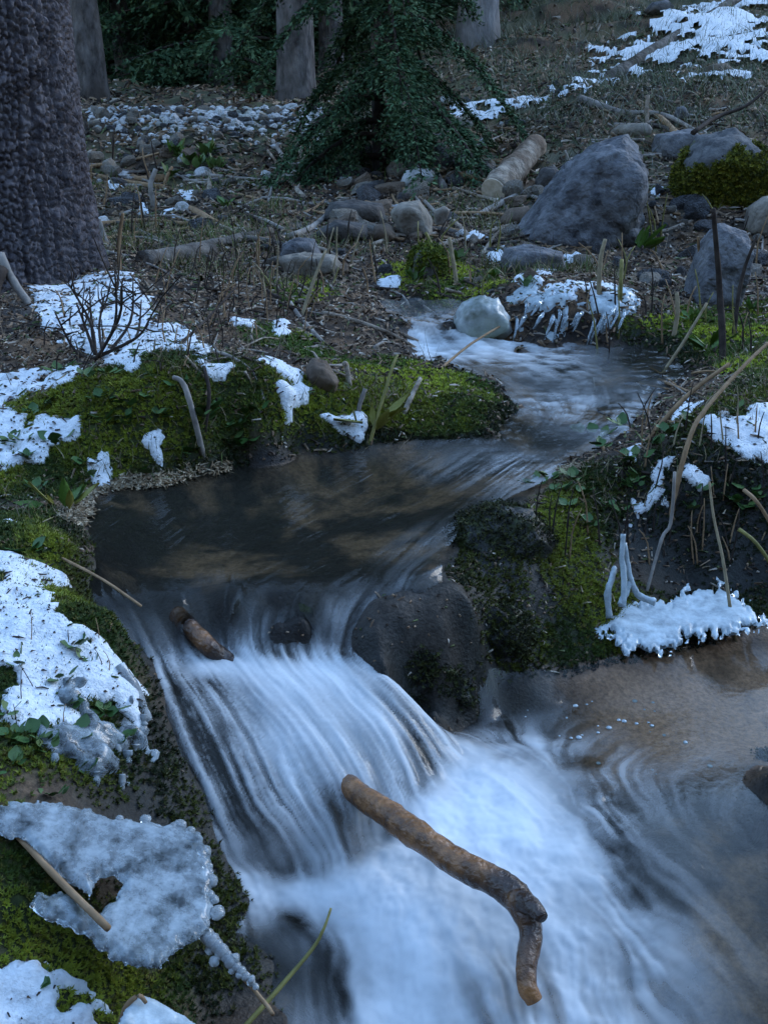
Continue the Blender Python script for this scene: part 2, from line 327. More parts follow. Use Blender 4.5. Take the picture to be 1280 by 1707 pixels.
# aerated water: photo pixel, height, how white
foam_c = [(350,1140,.197,.30),(295,1108,.207,.5),(335,1108,.205,.85),(380,1106,.2,.85),(420,1104,.203,.82),(470,1104,.2,.8),(520,1104,.203,.8),(565,1108,.2,.75),(610,1135,.18,.7),(420,1160,.185,.62),(520,1180,.165,.74),(620,1190,.14,.68),(470,1260,.12,.68),(570,1270,.1,.68),(660,1250,.09,.62),(380,1260,.13,.42),(310,1260,.14,.4),(350,1360,.075,.28),(430,1380,.05,.26),(500,1400,.03,.30),(580,1380,.03,.36),(460,1330,.05,.36),(540,1430,.02,.34),(620,1410,.02,.42),(640,1340,.045,.6),(740,1250,.05,.45),(715,1290,.05,.5),(705,1185,.012,.0),(760,1205,.01,.0),(800,1200,.01,.05),(690,1160,.06,.1),(850,1190,.0,.05),(650,1120,.16,.25),
 (420,1445,.02,.24),(480,1448,.02,.24),(540,1440,.02,.28),(600,1405,.02,.32),(650,1370,.03,.36),(700,1315,.04,.4),(738,1272,.04,.38),
 (425,1487,.01,.75),(485,1490,.01,.9),(550,1484,.015,.98),(620,1452,.02,1.0),(672,1412,.03,1.05),(725,1352,.03,1.05),(768,1292,.03,1.0),(560,1470,.02,.8),(640,1470,.02,.9),(720,1400,.03,.95),(760,1340,.04,1.0),(790,1390,.04,1.05),(785,1245,.03,.75),(830,1270,.03,.7),(860,1330,.04,.9),(920,1400,.03,.85),(960,1480,.02,.72),(1000,1550,.01,.62),(900,1560,.01,.68),(800,1560,.01,.7),(700,1560,.01,.92),(640,1560,.01,.95),(650,1680,0,.98),(740,1680,0,.6),(850,1640,0,.45),(950,1680,0,.5),(1050,1640,0,.5),(1120,1690,0,.28),(560,1560,.01,.45),(520,1600,0,.2),(480,1620,0,.06),(470,1540,.005,.1),(570,1660,0,.35),
 (1050,1450,.03,.24),(1030,1330,.03,.26),(960,1290,.02,.55),(900,1240,.01,.4),(830,1195,.01,.3),(900,1180,0,.05),(1000,1190,0,.04),(1100,1180,0,.02),(1200,1160,0,.0),(1280,1150,0,.0),(1100,1400,.03,.08),(1150,1450,.03,.12),(1200,1400,.02,.07),(1250,1480,.01,.06),(1150,1560,.01,.18),(1250,1600,0,.1),(1200,1690,0,.12),(1100,1250,0,.05),(1200,1290,.01,.15),(1280,1300,0,.05),
 (400,1035,.21,.22),(440,1040,.21,.24),(480,1020,.225,.1),(400,1068,.18,.22),(330,1040,.2,.08),(510,1060,.185,.03),(520,1010,.235,.02),(560,1025,.22,.27),(620,1015,.225,.30),(680,1000,.235,.2),(720,1000,.24,.14),(600,1060,.18,.22),(640,1040,.2,.2),(560,1070,.17,.16),(350,1065,.18,.1),(450,1080,.168,.2),(300,1065,.19,.06),(400,1002,.245,.03),(460,1000,.245,.02),(560,988,.25,.04),(640,985,.25,.06),(300,1005,.25,.02),(270,1060,.2,.15),(350,1090,.167,.45),(500,1093,.167,.4),
 (500,900,.262,.02),(400,850,.263,.0),(600,800,.265,.01),(650,930,.26,.08),(450,960,.258,.05),(300,950,.26,.0),(200,900,.26,.0),(250,1040,.235,.1),(870,780,.272,.35),(830,800,.268,.2),(760,830,.266,.04),(720,900,.262,.1),(680,960,.257,.12),
 (900,745,.283,.06),(960,740,.285,.1),(1040,715,.30,.3),(1080,690,.31,.3),(930,680,.303,.4),(900,665,.31,.4),(980,660,.315,.2),(860,700,.292,.03),(900,650,.322,.12),(840,600,.35,.6),(780,595,.353,.65),(900,592,.35,.5),(980,600,.345,.2),(1050,600,.345,.02),(940,620,.337,.3),(800,612,.345,.15),(695,555,.41,.75),(715,580,.37,.9),(785,572,.38,.9),(745,545,.42,.35),(740,575,.38,.5),(690,520,.44,.12),(1030,640,.33,.12)]
FC = np.array(foam_c, float); FP = at_z(FC[:, 0], FC[:, 1], FC[:, 2])
for _ in range(6): FP = at_z(FC[:, 0], FC[:, 1], .5*FP[:, 2]+.5*WR(FP[:, :2]))
FR = Raster(RBF(FP[:, :2], FC[:, 3], 2e-4), -1.3, 1.9, .55, 4.9, .012)

# flow direction and streaks (a line-integral smear of noise along the current) on a raster
RX0, RX1, RY0, RY1, RS = -1.0, 1.25, .75, 4.75, .003
nx, ny = int((RX1-RX0)/RS), int((RY1-RY0)/RS)
cxs = np.arange(0, nx, 8); cys = np.arange(0, ny, 8)
cg = np.stack(np.meshgrid(RX0+cxs*RS, RY0+cys*RS, indexing='ij'), -1).reshape(-1, 2)
dirc = np.zeros((len(cg), 2))
for k in range(0, len(cg), 20000):
    d2 = ((cg[k:k+20000, None]-WPTS[None, :, :2])**2).sum(2)
    w = 1/(d2+.0012)**2
    dirc[k:k+20000] = (w[:, :, None]*WDIR[None]).sum(1)/w.sum(1)[:, None]
dirc /= np.maximum(np.linalg.norm(dirc, axis=1, keepdims=True), 1e-6)
dirc = dirc.reshape(len(cxs), len(cys), 2)
ii = np.minimum(np.arange(nx)//8, len(cxs)-1); jj = np.minimum(np.arange(ny)//8, len(cys)-1)
DIR = dirc[ii][:, jj]
def blur(a, n):
    for _ in range(n):
        a = (np.roll(a, 1, 0)+a*2+np.roll(a, -1, 0))/4; a = (np.roll(a, 1, 1)+a*2+np.roll(a, -1, 1))/4
    return a
def lic(noise, steps):
    acc = noise.copy(); n = 1
    I, J = np.meshgrid(np.arange(nx), np.arange(ny), indexing='ij')
    for sgn in (1, -1):
        x = I.astype(np.float32); y = J.astype(np.float32)
        for _ in range(steps):
            xi = np.clip(x, 0, nx-1).astype(np.int32); yi = np.clip(y, 0, ny-1).astype(np.int32)
            d = DIR[xi, yi]; x = x+sgn*d[..., 0]; y = y+sgn*d[..., 1]
            acc += noise[np.clip(x, 0, nx-1).astype(np.int32), np.clip(y, 0, ny-1).astype(np.int32)]; n += 1
    acc /= n; acc -= acc.mean(); acc /= acc.std(); return acc
N0 = RNG.random((nx, ny)).astype(np.float32)
L1 = lic(N0, 22)
L3 = lic(blur(RNG.random((nx, ny)).astype(np.float32), 22), 60)
N1 = blur(RNG.random((nx, ny)).astype(np.float32), 3); L2 = lic(N1, 34)
def rast(a, xy):
    fx = np.clip((xy[:, 0]-RX0)/RS, 0, nx-1.01); fy = np.clip((xy[:, 1]-RY0)/RS, 0, ny-1.01)
    i = fx.astype(int); j = fy.astype(int); u = fx-i; v = fy-j
    return a[i, j]*(1-u)*(1-v)+a[i+1, j]*u*(1-v)+a[i, j+1]*(1-u)*v+a[i+1, j+1]*u*v
# ------------------------------------------------------------------ ground sheet
def fan(ys, ts, y0=-1.5):
    Yg, T = np.meshgrid(ys, ts, indexing='ij'); X = (Yg-y0)*T
    return np.stack([X.ravel(), Yg.ravel()], 1), len(ys), len(ts)
ys = np.concatenate([np.linspace(-26, -4, 30)[:-1], np.linspace(-4, .55, 26)[:-1], np.arange(.55, 3.1, .006), np.arange(3.1, 4.9, .010), np.geomspace(4.9, 20, 400), np.geomspace(20.4, 70, 40)])
ts = np.concatenate([-np.geomspace(4.2, .44, 40)[:-1], np.linspace(-.44, .44, 430), np.geomspace(.44, 4.2, 40)[1:]])
y0f = -1.5
yy = np.where(ys < .3, np.maximum(ys - y0f, 1.6) + np.maximum(.3-ys, 0)*.55, ys-y0f)
Yg, T = np.meshgrid(ys, ts, indexing='ij'); Xg = yy[:, None]*T
GXY = np.stack([Xg.ravel(), Yg.ravel()], 1)
GZ = ground_raw(GXY)
def moss_mask(xy, z):
    """0..1: where moss grows (world places found from the photo)"""
    m = np.zeros(len(xy)); mn = fbm(xy*9, 3, 77)
    for poly, s in MOSS_POLY:
        m = np.maximum(m, sstep(-.04, .05, poly_sd(xy, poly) + .05*mn)*s)
    return m
def wpoly(pix): return hits(pix)[:, :2]
MOSS_POLY = [
 (wpoly([(150,620),(300,590),(420,600),(560,640),(640,620),(760,620),(860,660),(850,745),(640,748),(500,756),(400,775),(270,812),(160,820),(0,840),(-60,700)]), 1.0),
 (wpoly([(390,540),(440,535),(600,600),(720,600),(700,640),(560,610),(420,570)]), 1.0),
 (wpoly([(430,470),(520,460),(560,490),(480,510)]), .9),
 (wpoly([(640,440),(760,420),(860,470),(790,520),(700,490),(640,480)]), .9),
 (wpoly([(1030,545),(1110,520),(1280,500),(1300,640),(1170,620),(1090,580)]), 1.0),
 (wpoly([(900,800),(1000,770),(1060,840),(1000,960),(1280,970),(1300,1060),(1000,1115),(860,1150),(830,1080),(900,980),(860,900)]), .9),
 (wpoly([(740,960),(800,850),(900,830),(930,900),(900,1000),(850,1150),(790,1140),(800,1040)]), .55),
 (wpoly([(230,1080),(270,1180),(300,1290),(380,1450),(430,1520),(440,1650),(300,1600),(260,1400),(215,1250)]), .8),
 (wpoly([(1000,780),(1100,740),(1280,620),(1320,900),(1100,900)]), .6),
 (wpoly([(-40,860),(110,850),(140,940),(240,1120),(235,1250),(250,1330),(-40,1330)]), 1.0),
 (wpoly([(-40,1330),(60,1340),(180,1500),(350,1490),(430,1560),(400,1650),(200,1707),(-60,1707)]), .9),
]
moss = moss_mask(GXY, GZ)
wz_at_g = WR(GXY, False)
near = (np.abs(GXY[:, 0]) < 1.6) & (GXY[:, 1] > .5) & (GXY[:, 1] < 4.6)
WPOLY_PIX = [(640,500),(760,500),(800,565),(860,572),(1000,570),(1110,580),(1170,620),(1130,650),(1095,690),(1062,722),(1020,750),(955,768),(870,812),(770,858),(722,920),(722,975),(728,1012),(620,1050),(600,1090),(650,1130),(700,1180),(760,1190),(830,1140),(900,1140),(1000,1115),(1280,1055),(1500,1040),(1700,1200),(1800,1800),(400,1900),(380,1500),(330,1350),(270,1240),(240,1120),(220,1060),(140,1010),(120,900),(150,840),(260,805),(400,768),(600,742),(800,735),(850,740),(835,700),(870,680),(840,645),(720,605),(660,570)]
_wp = np.array(WPOLY_PIX, float); _z = np.interp(_wp[:, 1], [500, 540, 580, 640, 750, 800, 980, 1090, 1180, 1250, 1400], [.45, .42, .36, .32, .28, .262, .255, .18, .04, .02, 0])
for _ in range(8): _z = .5*_z + .5*WR(at_z(_wp[:, 0], _wp[:, 1], _z)[:, :2])
WPOLY = at_z(_wp[:, 0], _wp[:, 1], _z)[:, :2]
wsd = np.where(near, 0, -1.0); wsd[near] = poly_sd(GXY[near], WPOLY)
under = near & (wsd > -.03) & (GZ < wz_at_g + .01)
depth = np.where(near & (wsd > -.05), wz_at_g - GZ, -1)
# colours: albedo by what the ground is made of, plus shade painted on the right bank
p3 = GXY
n_a = fbm(p3*7, 4, 41); n_b = fbm(p3*30, 3, 43); n_c = fbm(p3*2.2, 3, 47)
soil = np.array([.030, .023, .018]); litter = np.array([.14, .088, .052]); bark = np.array([.12, .108, .10]); grassy = np.array([.075, .090, .045])
t = sstep(-.35, .45, n_a + .4*n_b)[:, None]
colr = soil*(1-t) + litter*t
t2 = (sstep(.1, .6, n_c + .3*n_b)*.5)[:, None]; colr = colr*(1-t2)+bark*t2
far = sstep(5, 8, GXY[:, 1])*sstep(0.0, .5, n_c+.3)
colr = colr*(1-.55*far[:, None]) + grassy*.55*far[:, None]
mossc = np.array([.020, .034, .006])*(1+.5*n_b[:, None])
colr = colr*(1-moss[:, None]*.92) + mossc*moss[:, None]*.92
# stream bed: tan sand and stones, dark weed patches
bed_t = np.array([.20, .125, .072]); bed_d = np.array([.028, .025, .02]); bed_p = np.array([.43, .25, .155])
tb = sstep(-.15, .5, fbm(p3*5, 3, 53) + .35*n_b)[:, None]
bedc = bed_d*(1-tb)+bed_t*tb
XP = at_z(1180, 1190, -.03)
pk = sstep(.46, .15, np.hypot((GXY[:, 0]-XP[0]-.08)*.8, (GXY[:, 1]-XP[1])*1.3))*(1-.45*sstep(.2, .5, fbm(p3*7+9, 3, 71)))*sstep(1.45, 1.62, GXY[:, 1])
bedc = bedc*(1-pk[:, None]) + bed_p*pk[:, None]
fallrock = sstep(.12, .0, np.abs(GXY[:, 1]-1.68)-.26)*sstep(.6, .42, np.abs(GXY[:, 0]+.12))
bedc = bedc*(1-.9*fallrock[:, None]) + np.array([.03, .028, .026])*.9*fallrock[:, None]
wet = sstep(-.006, .010, depth)
shore = sstep(-.09, -.01, depth)
colr = colr*(1-.62*shore[:, None])
colr = colr*(1-wet[:, None]) + bedc*wet[:, None]
# dark wet rock beside the fall; the right bank spots paint its overhang's shade
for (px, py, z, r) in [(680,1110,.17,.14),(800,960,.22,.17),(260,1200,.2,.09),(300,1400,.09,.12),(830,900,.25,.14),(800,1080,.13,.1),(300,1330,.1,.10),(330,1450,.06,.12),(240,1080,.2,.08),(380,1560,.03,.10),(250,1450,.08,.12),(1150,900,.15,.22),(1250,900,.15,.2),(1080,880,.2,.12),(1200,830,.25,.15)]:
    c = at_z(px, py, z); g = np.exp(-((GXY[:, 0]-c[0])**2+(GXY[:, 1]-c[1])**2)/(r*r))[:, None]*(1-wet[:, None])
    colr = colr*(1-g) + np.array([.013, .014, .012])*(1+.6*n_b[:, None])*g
    shore = np.maximum(shore, g[:, 0])  # mask also carries the painted shade of the right bank
m, nt, N, L = new_mat('ground'); ground_mat = m
out = nd(nt, 'ShaderNodeOutputMaterial'); b = nd(nt, 'ShaderNodeBsdfPrincipled'); b.inputs['Specular IOR Level'].default_value = .22
ca = nd(nt, 'ShaderNodeAttribute', attribute_name='gcol'); wa = nd(nt, 'ShaderNodeAttribute', attribute_name='wet')
tc = nd(nt, 'ShaderNodeTexCoord')
n1 = nd(nt, 'ShaderNodeTexNoise', i_Scale=90.0, i_Detail=7.0, i_Roughness=.7); L.new(tc.outputs['Object'], n1.inputs[0])
mr = nd(nt, 'ShaderNodeMapRange'); mr.inputs[1].default_value = .3; mr.inputs[2].default_value = .7; mr.inputs[3].default_value = .45; mr.inputs[4].default_value = 1.6; L.new(n1.outputs[0], mr.inputs[0])
mx = nd(nt, 'ShaderNodeMix', data_type='RGBA', blend_type='MULTIPLY'); mx.inputs[0].default_value = 1; L.new(ca.outputs['Color'], mx.inputs[6]); L.new(mr.outputs[0], mx.inputs[7])
L.new(mx.outputs[2], b.inputs['Base Color'])
rr = nd(nt, 'ShaderNodeMapRange'); rr.inputs[3].default_value = .9; rr.inputs[4].default_value = .5; L.new(wa.outputs['Fac'], rr.inputs[0]); L.new(rr.outputs[0], b.inputs['Roughness'])
n2 = nd(nt, 'ShaderNodeTexNoise', i_Scale=160.0, i_Detail=5.0); L.new(tc.outputs['Object'], n2.inputs[0])
bp = nd(nt, 'ShaderNodeBump', i_Strength=.6, i_Distance=.006); L.new(n2.outputs[0], bp.inputs['Height']); L.new(bp.outputs[0], b.inputs['Normal'])
L.new(b.outputs[0], out.inputs[0])
gm = mesh_np('ground', np.c_[GXY, GZ], grid_faces(len(ys), len(ts)), attrs={'wet': shore}, colors={'gcol': np.clip(colr, .004, .9)}, mats=[ground_mat])
ground_o = tag(link('ground', gm), 'brown mossy stream banks and litter covered hillside', kind='structure')

# ------------------------------------------------------------------ water sheet
wys = np.concatenate([np.arange(.62, 2.0, .0035), np.arange(2.0, 3.0, .005), np.arange(3.0, 4.7, .008)])
wts = np.linspace(-.40, .62, 620)
Yw, Tw = np.meshgrid(wys, wts, indexing='ij'); Xw = (Yw+.25)*Tw
WXY = np.stack([Xw.ravel(), Yw.ravel()], 1)
sdw = poly_sd(WXY, WPOLY)
cand = sdw > -.02
WZ = np.zeros(len(WXY)); FO = np.zeros(len(WXY)); GD = np.ones(len(WXY))
WZ[cand] = WR(WXY[cand]); FO[cand] = FR(WXY[cand])
GD[cand] = ground_raw(WXY[cand])
l1 = np.zeros(len(WXY)); l2 = l1.copy()
q_ = WXY[cand]; wv = np.stack([fbm(q_*8, 3, 201), fbm(q_*8+5, 3, 203)], 1)
WQ = q_ + wv*(.006 + .026*sstep(.08, .02, WZ[cand]))[:, None]
l1[cand] = rast(L1, WQ); l2[cand] = rast(L2, WQ)
slope = np.zeros(len(WXY)); e = .01
slope[cand] = np.hypot((WR(WXY[cand]+[e, 0])-WZ[cand])/e, (WR(WXY[cand]+[0, e])-WZ[cand])/e)
sl = sstep(.15, .7, slope)
calm = 1-sstep(.05, .5, FO)
churn = np.zeros(len(WXY)); churn[cand] = fbm(WXY[cand]*14, 4, 91)
low = sstep(.06, .025, WZ)*sstep(.15, .55, FO)
tanp = sstep(.05, .35, WXY[:, 0])*sstep(1.5, 1.75, WXY[:, 1])*sstep(.06, .02, WZ)
amp = (.0006 + .0007*sl + .0004*sstep(.1, .5, FO))*(1-.85*tanp)*(1-.7*low)*(1-.85*sstep(.06, .03, WZ)*sstep(.45, .2, FO))
l3 = np.zeros(len(WXY)); l3[cand] = rast(L3, WQ)
FO = np.clip(FO-.05, 0, 1.2)
soft_ = sstep(.06, .02, WZ)
streak = sstep(-1.1, 1.6, .45*l1*(1-.8*soft_)+.6*l2*(1-.35*soft_)+.55*l3 + .7*soft_*churn)
veil = sstep(.75, .25, FO)
upper = sstep(2.55, 2.8, WXY[:, 1])
chop = np.zeros(len(WXY)); cu = cand & (upper > 0); chop[cu] = fbm(WXY[cu]*np.array([20, 34]), 4, 95)
fine = np.zeros(len(WXY)); cl_ = cand & (low > 0); fine[cl_] = fbm(WXY[cl_]*42, 3, 97)
foam = FO*((1-veil)+veil*(.15+.22*sl+(1.5-.35*sl)*(streak*(1-.75*upper)+.5*.75*upper))) + .045*l1*(1-soft_)*sstep(.05, .3, FO)*(1-.8*low) + (.05+.06*sl)*l3*sstep(.1, .4, FO)*(1-.5*low) + .20*churn*low + .38*chop*upper*sstep(.03, .3, FO)
calmp = sstep(.3, .05, slope)*sstep(.25, .0, FO)
low2 = low
WZ2 = WZ + amp*(.4*l1+.8*l2) + .0022*l3*sl*(1-low) + .011*churn*low + .002*fine*low + .0045*chop*upper + .004*churn*(1-low)*(1-calm)
foam = np.clip(foam, 0, 1)*sstep(-.004, .02, WZ2-GD+.012)
shown = cand & (WZ2 > GD-.004)
v, f, fo, st = keep(np.c_[WXY, WZ2], grid_faces(len(wys), len(wts)), shown, foam, l1)
m, nt, N, L = new_mat('stream_water'); water_mat = m
out = nd(nt, 'ShaderNodeOutputMaterial')
fa = nd(nt, 'ShaderNodeAttribute', attribute_name='foam')
fr = nd(nt, 'ShaderNodeFresnel', i_IOR=1.26)
tr = nd(nt, 'ShaderNodeBsdfTransparent'); tr.inputs[0].default_value = (.84, .82, .75, 1)
gl = nd(nt, 'ShaderNodeBsdfGlossy', i_Roughness=.13)
tc = nd(nt, 'ShaderNodeTexCoord'); nn = nd(nt, 'ShaderNodeTexNoise', i_Scale=55.0, i_Detail=3.0); L.new(tc.outputs['Object'], nn.inputs[0])
bp = nd(nt, 'ShaderNodeBump', i_Strength=.25, i_Distance=.003); L.new(nn.outputs[0], bp.inputs['Height'])
L.new(bp.outputs[0], gl.inputs['Normal']); L.new(bp.outputs[0], fr.inputs['Normal'])
m1 = nd(nt, 'ShaderNodeMixShader'); L.new(fr.outputs[0], m1.inputs[0]); L.new(tr.outputs[0], m1.inputs[1]); L.new(gl.outputs[0], m1.inputs[2])
fb = nd(nt, 'ShaderNodeBsdfPrincipled', i_Roughness=.6); fb.inputs['Base Color'].default_value = (.82, .87, .90, 1); fb.inputs['Specular IOR Level'].default_value = .2
tl = nd(nt, 'ShaderNodeBsdfTranslucent'); tl.inputs[0].default_value = (.8, .86, .9, 1)
m0 = nd(nt, 'ShaderNodeMixShader'); m0.inputs[0].default_value = .25; L.new(fb.outputs[0], m0.inputs[1]); L.new(tl.outputs[0], m0.inputs[2])
m2 = nd(nt, 'ShaderNodeMixShader'); L.new(fa.outputs['Fac'], m2.inputs[0]); L.new(m1.outputs[0], m2.inputs[1]); L.new(m0.outputs[0], m2.inputs[2])
L.new(m2.outputs[0], out.inputs[0])
wm = mesh_np('stream_water', v, f, attrs={'foam': fo}, mats=[water_mat])
water_o = tag(link('water', wm), 'mountain stream falling in white steps into a foaming pool', kind='structure')
# ------------------------------------------------------------------ shape makers
def ico(sub):
    bm = bmesh.new(); bmesh.ops.create_icosphere(bm, subdivisions=sub, radius=1)
    v = np.array([x.co[:] for x in bm.verts]); bm.verts.index_update()
    f = np.array([[q.index for q in x.verts] for x in bm.faces]); bm.free(); return v, f
ICO = {k: ico(k) for k in (1, 2, 3, 4, 5)}
def planes_of(pts):
    bm = bmesh.new()
    for p in pts: bm.verts.new(p)
    r = bmesh.ops.convex_hull(bm, input=bm.verts); bm.normal_update()
    P = [(np.array(f.normal[:]), float(np.dot(f.normal, f.verts[0].co))) for f in bm.faces]
    bm.free(); return P
def star_rock(planes, sub, rough, seed, soft=26, mid=0.35):
    v, f = ICO[sub]; N = np.array([p[0] for p in planes]); H = np.array([max(p[1], .002) for p in planes])
    q = (v@N.T)/H                         # 1/r for every plane
    r = 1/np.maximum((np.sum(np.maximum(q, 0)**soft, 1))**(1/soft), 1e-6)
    P = v*r[:, None]; s = np.mean(r)
    P = P + v*(fbm(v*2.2+seed*3.1, 4, seed)*rough*s*mid*2 + fbm(v*9+seed, 4, seed+5)*rough*s*.9 - sstep(.12, .0, np.abs(fbm(v*2.6+seed, 3, seed+9)))*rough*s*.9)[:, None]
    return P, f
def rock_obj(name, px_outline, Y, thick, mat, label=None, cat='rock', group=None, sub=4, rough=.06, seed=1, sink=.12, attrs=None, cuts=14):
    """a boulder whose silhouette follows an outline seen in the photo; Y its distance, thick its depth in metres"""
    o2 = np.array(px_outline, float); P = at_y(o2[:, 0], o2[:, 1], np.full(len(o2), Y))
    c = P.mean(0); h = P[:, 2].max()-P[:, 2].min()
    low = P.copy(); low[:, 2] = np.where(P[:, 2] < c[2], P[:, 2]-sink*h, P[:, 2])
    rs = np.random.default_rng(seed)
    F = c + (low-c)*(.62+.2*rs.random((len(P), 1))); F[:, 1] -= thick*.5*(.7+.5*rs.random(len(P)))
    Bk = c + (low-c)*.7; Bk[:, 1] += thick*.5
    allp = np.concatenate([low, F, Bk])-c
    pl = planes_of(allp)
    for _ in range(cuts):                    # broken facets
        d = rs.normal(size=3)*[.34, .1, .34]; d[1] -= 1; d /= np.linalg.norm(d); pl.append((d, float((allp@d).max())*(.80+.18*rs.random())))
        if _ % 2: d = np.array([rs.normal()*.4, -.6, .55+.2*rs.random()]); d /= np.linalg.norm(d); pl.append((d, float((allp@d).max())*(.84+.13*rs.random())))
    V, f = star_rock(pl, sub, rough, seed, soft=220, mid=.2)
    base = np.array([c[0], c[1], V[:, 2].min()+c[2]])
    V = V + (c-base)
    me = mesh_np(name, V, f, mats=[mat], attrs=attrs(V) if attrs else None)
    o = link(name, me, loc=base)
    if label: tag(o, label, cat, group)
    ROCKS[label] = o
    return o
ROCKS = {}
def rock_mesh(name, sub, seed, mat, flat=.7, nplanes=14, rough=.07):
    rs = np.random.default_rng(seed); n = rs.normal(size=(nplanes, 3)); n /= np.linalg.norm(n, axis=1)[:, None]
    n = np.r_[n, np.eye(3), -np.eye(3)]
    pl = [(a, .5+.5*rs.random()) for a in n]
    V, f = star_rock(pl, sub, rough, seed, soft=60); V = V*np.array([1, .85, flat])
    return mesh_np(name, V, f, smooth=False, mats=[mat])
def tube(pts, radii, sides=8, bumps=0.0, seed=0, cap=True, sub=1, ripple=25.0):
    """closed tube along a polyline; returns verts, faces list"""
    P = np.array(pts, float); R = np.array(radii, float)
    if sub > 1:                            # Catmull-Rom refine
        n = len(P); tt = np.linspace(0, n-1, (n-1)*sub+1); i = np.minimum(tt.astype(int), n-2); u = (tt-i)[:, None]
        g = lambda k: P[np.clip(i+k, 0, n-1)]
        P2 = .5*((2*g(0))+(-g(-1)+g(1))*u+(2*g(-1)-5*g(0)+4*g(1)-g(2))*u*u+(-g(-1)+3*g(0)-3*g(1)+g(2))*u**3)
        R = np.interp(tt, np.arange(n), R); P = P2
    T = np.gradient(P, axis=0); T /= np.maximum(np.linalg.norm(T, axis=1, keepdims=True), 1e-9)
    up = np.array([.3, .2, .93]); 
    if abs(T[0]@up) > .9: up = np.array([1., .1, 0])
    A = np.cross(T, up); A /= np.maximum(np.linalg.norm(A, axis=1, keepdims=True), 1e-9); Bn = np.cross(T, A)
    th = np.linspace(0, 2*math.pi, sides, endpoint=False)
    ring = (np.cos(th)[None, :, None]*A[:, None]+np.sin(th)[None, :, None]*Bn[:, None])
    rr = R[:, None]*np.ones((1, sides))
    if bumps:
        q = P[:, None]+ring*R[:, None, None]
        rr = rr*(1+bumps*fbm(q*ripple/max(R.mean()*40, .2)+seed*7.3, 3, seed))
    V = (P[:, None]+ring*rr[..., None]).reshape(-1, 3)
    n = len(P); i = np.arange(n*sides).reshape(n, sides); j = np.roll(i, -1, 1)
    F = np.stack([i[:-1].ravel(), j[:-1].ravel(), j[1:].ravel(), i[1:].ravel()], 1)
    fl = [F]
    if cap:
        V = np.r_[V, P[:1], P[-1:]]; a, b_ = len(V)-2, len(V)-1
        fl.append(np.r_[np.stack([j[0], i[0], np.full(sides, a)], 1), np.stack([i[-1], j[-1], np.full(sides, b_)], 1)])
    return V, fl
def merge(parts):
    V, Q, T3, o = [], [], [], 0
    for v, fl in parts:
        for f in (fl if isinstance(fl, list) else [fl]):
            (Q if f.shape[1] == 4 else T3).append(f+o)
        V.append(v); o += len(v)
    out = []
    if Q: out.append(np.concatenate(Q))
    if T3: out.append(np.concatenate(T3))
    return np.concatenate(V), out
def scatter(tv, tf, pos, R, sc, tints=None):
    """copies of a small template joined into one mesh: pos (n,3), R (n,3,3), sc (n,) or (n,3)"""
    n, k = len(pos), len(tv); sc = np.asarray(sc, float)
    if sc.ndim == 1: sc = np.repeat(sc[:, None], 3, 1)
    V = np.einsum('nij,nkj->nki', R, tv[None]*sc[:, None])+pos[:, None]
    F = (tf[None]+(np.arange(n)*k)[:, None, None]).reshape(-1, tf.shape[1])
    C = None if tints is None else np.repeat(tints, k, 0)
    return V.reshape(-1, 3), F, C
def rot_to(nrm, spin):
    """rotation matrices taking +z to nrm, with a spin about it"""
    n = np.asarray(nrm, float); n = n/np.linalg.norm(n, axis=1, keepdims=True)
    a = np.stack([np.cos(spin), np.sin(spin), np.zeros(len(n))], 1)
    x = a-(a*n).sum(1, keepdims=True)*n; x /= np.maximum(np.linalg.norm(x, axis=1, keepdims=True), 1e-6)
    y = np.cross(n, x); return np.stack([x, y, n], 2)

# ------------------------------------------------------------------ materials of things
M_ = {}
M_['rock_grey'] = simple_mat('rock_grey', (.05, .052, .058), (.19, .192, .20), 11, .8, 1.0, 13, c3=(.075, .072, .07), spec=.25, dist=.06)
M_['rock_tan'] = simple_mat('rock_tan', (.12, .102, .082), (.31, .275, .225), 9, .85, .8, 16, c3=(.2, .19, .17), spec=.2, dist=.04)
M_['rock_dark'] = simple_mat('rock_dark', (.035, .033, .032), (.095, .09, .086), 10, .8, .9, 16, c3=(.06, .05, .042), spec=.25, dist=.04)
M_['rock_brown'] = simple_mat('rock_brown', (.07, .052, .038), (.17, .125, .09), 14, .8, .7, 60, spec=.25, dist=.006)
M_['rock_wet'] = simple_mat('rock_wet', (.012, .012, .011), (.035, .036, .03), 22, .25, .9, 70, spec=.5, dist=.008)
M_['frost'] = simple_mat('frost', (.22, .22, .22), (.60, .62, .63), 11, .7, .7, 50, c3=(.22, .23, .2), spec=.3)
M_['wood_pale'] = simple_mat('wood_pale', (.13, .10, .075), (.42, .36, .29), 12, .85, .9, 30, c3=(.12, .085, .06), spec=.15, dist=.02)
M_['wood_grey'] = simple_mat('wood_grey', (.14, .125, .11), (.31, .28, .25), 14, .85, .5, 60, spec=.15)
M_['log_bark'] = simple_mat('log_bark', (.06, .052, .045), (.20, .18, .16), 9, .9, 1.0, 20, c3=(.04, .035, .028), spec=.1, dist=.03)
M_['wood_dark'] = simple_mat('wood_dark', (.018, .013, .011), (.055, .042, .034), 20, .85, .5, 80, spec=.15)
M_['wood_straw'] = simple_mat('wood_straw', (.17, .135, .08), (.34, .28, .18), 16, .8, .3, 80, spec=.2)
M_['wood_tan'] = simple_mat('wood_tan', (.17, .105, .055), (.32, .21, .12), 18, .8, .4, 80, spec=.2)
M_['wood_wet'] = simple_mat('wood_wet', (.08, .034, .012), (.34, .155, .055), 26, .25, 1.0, 90, c3=(.035, .018, .010), spec=.5, dist=.006)
M_['stalk_green'] = simple_mat('stalk_green', (.12, .11, .03), (.24, .21, .06), 20, .6, .3, 80, spec=.3)
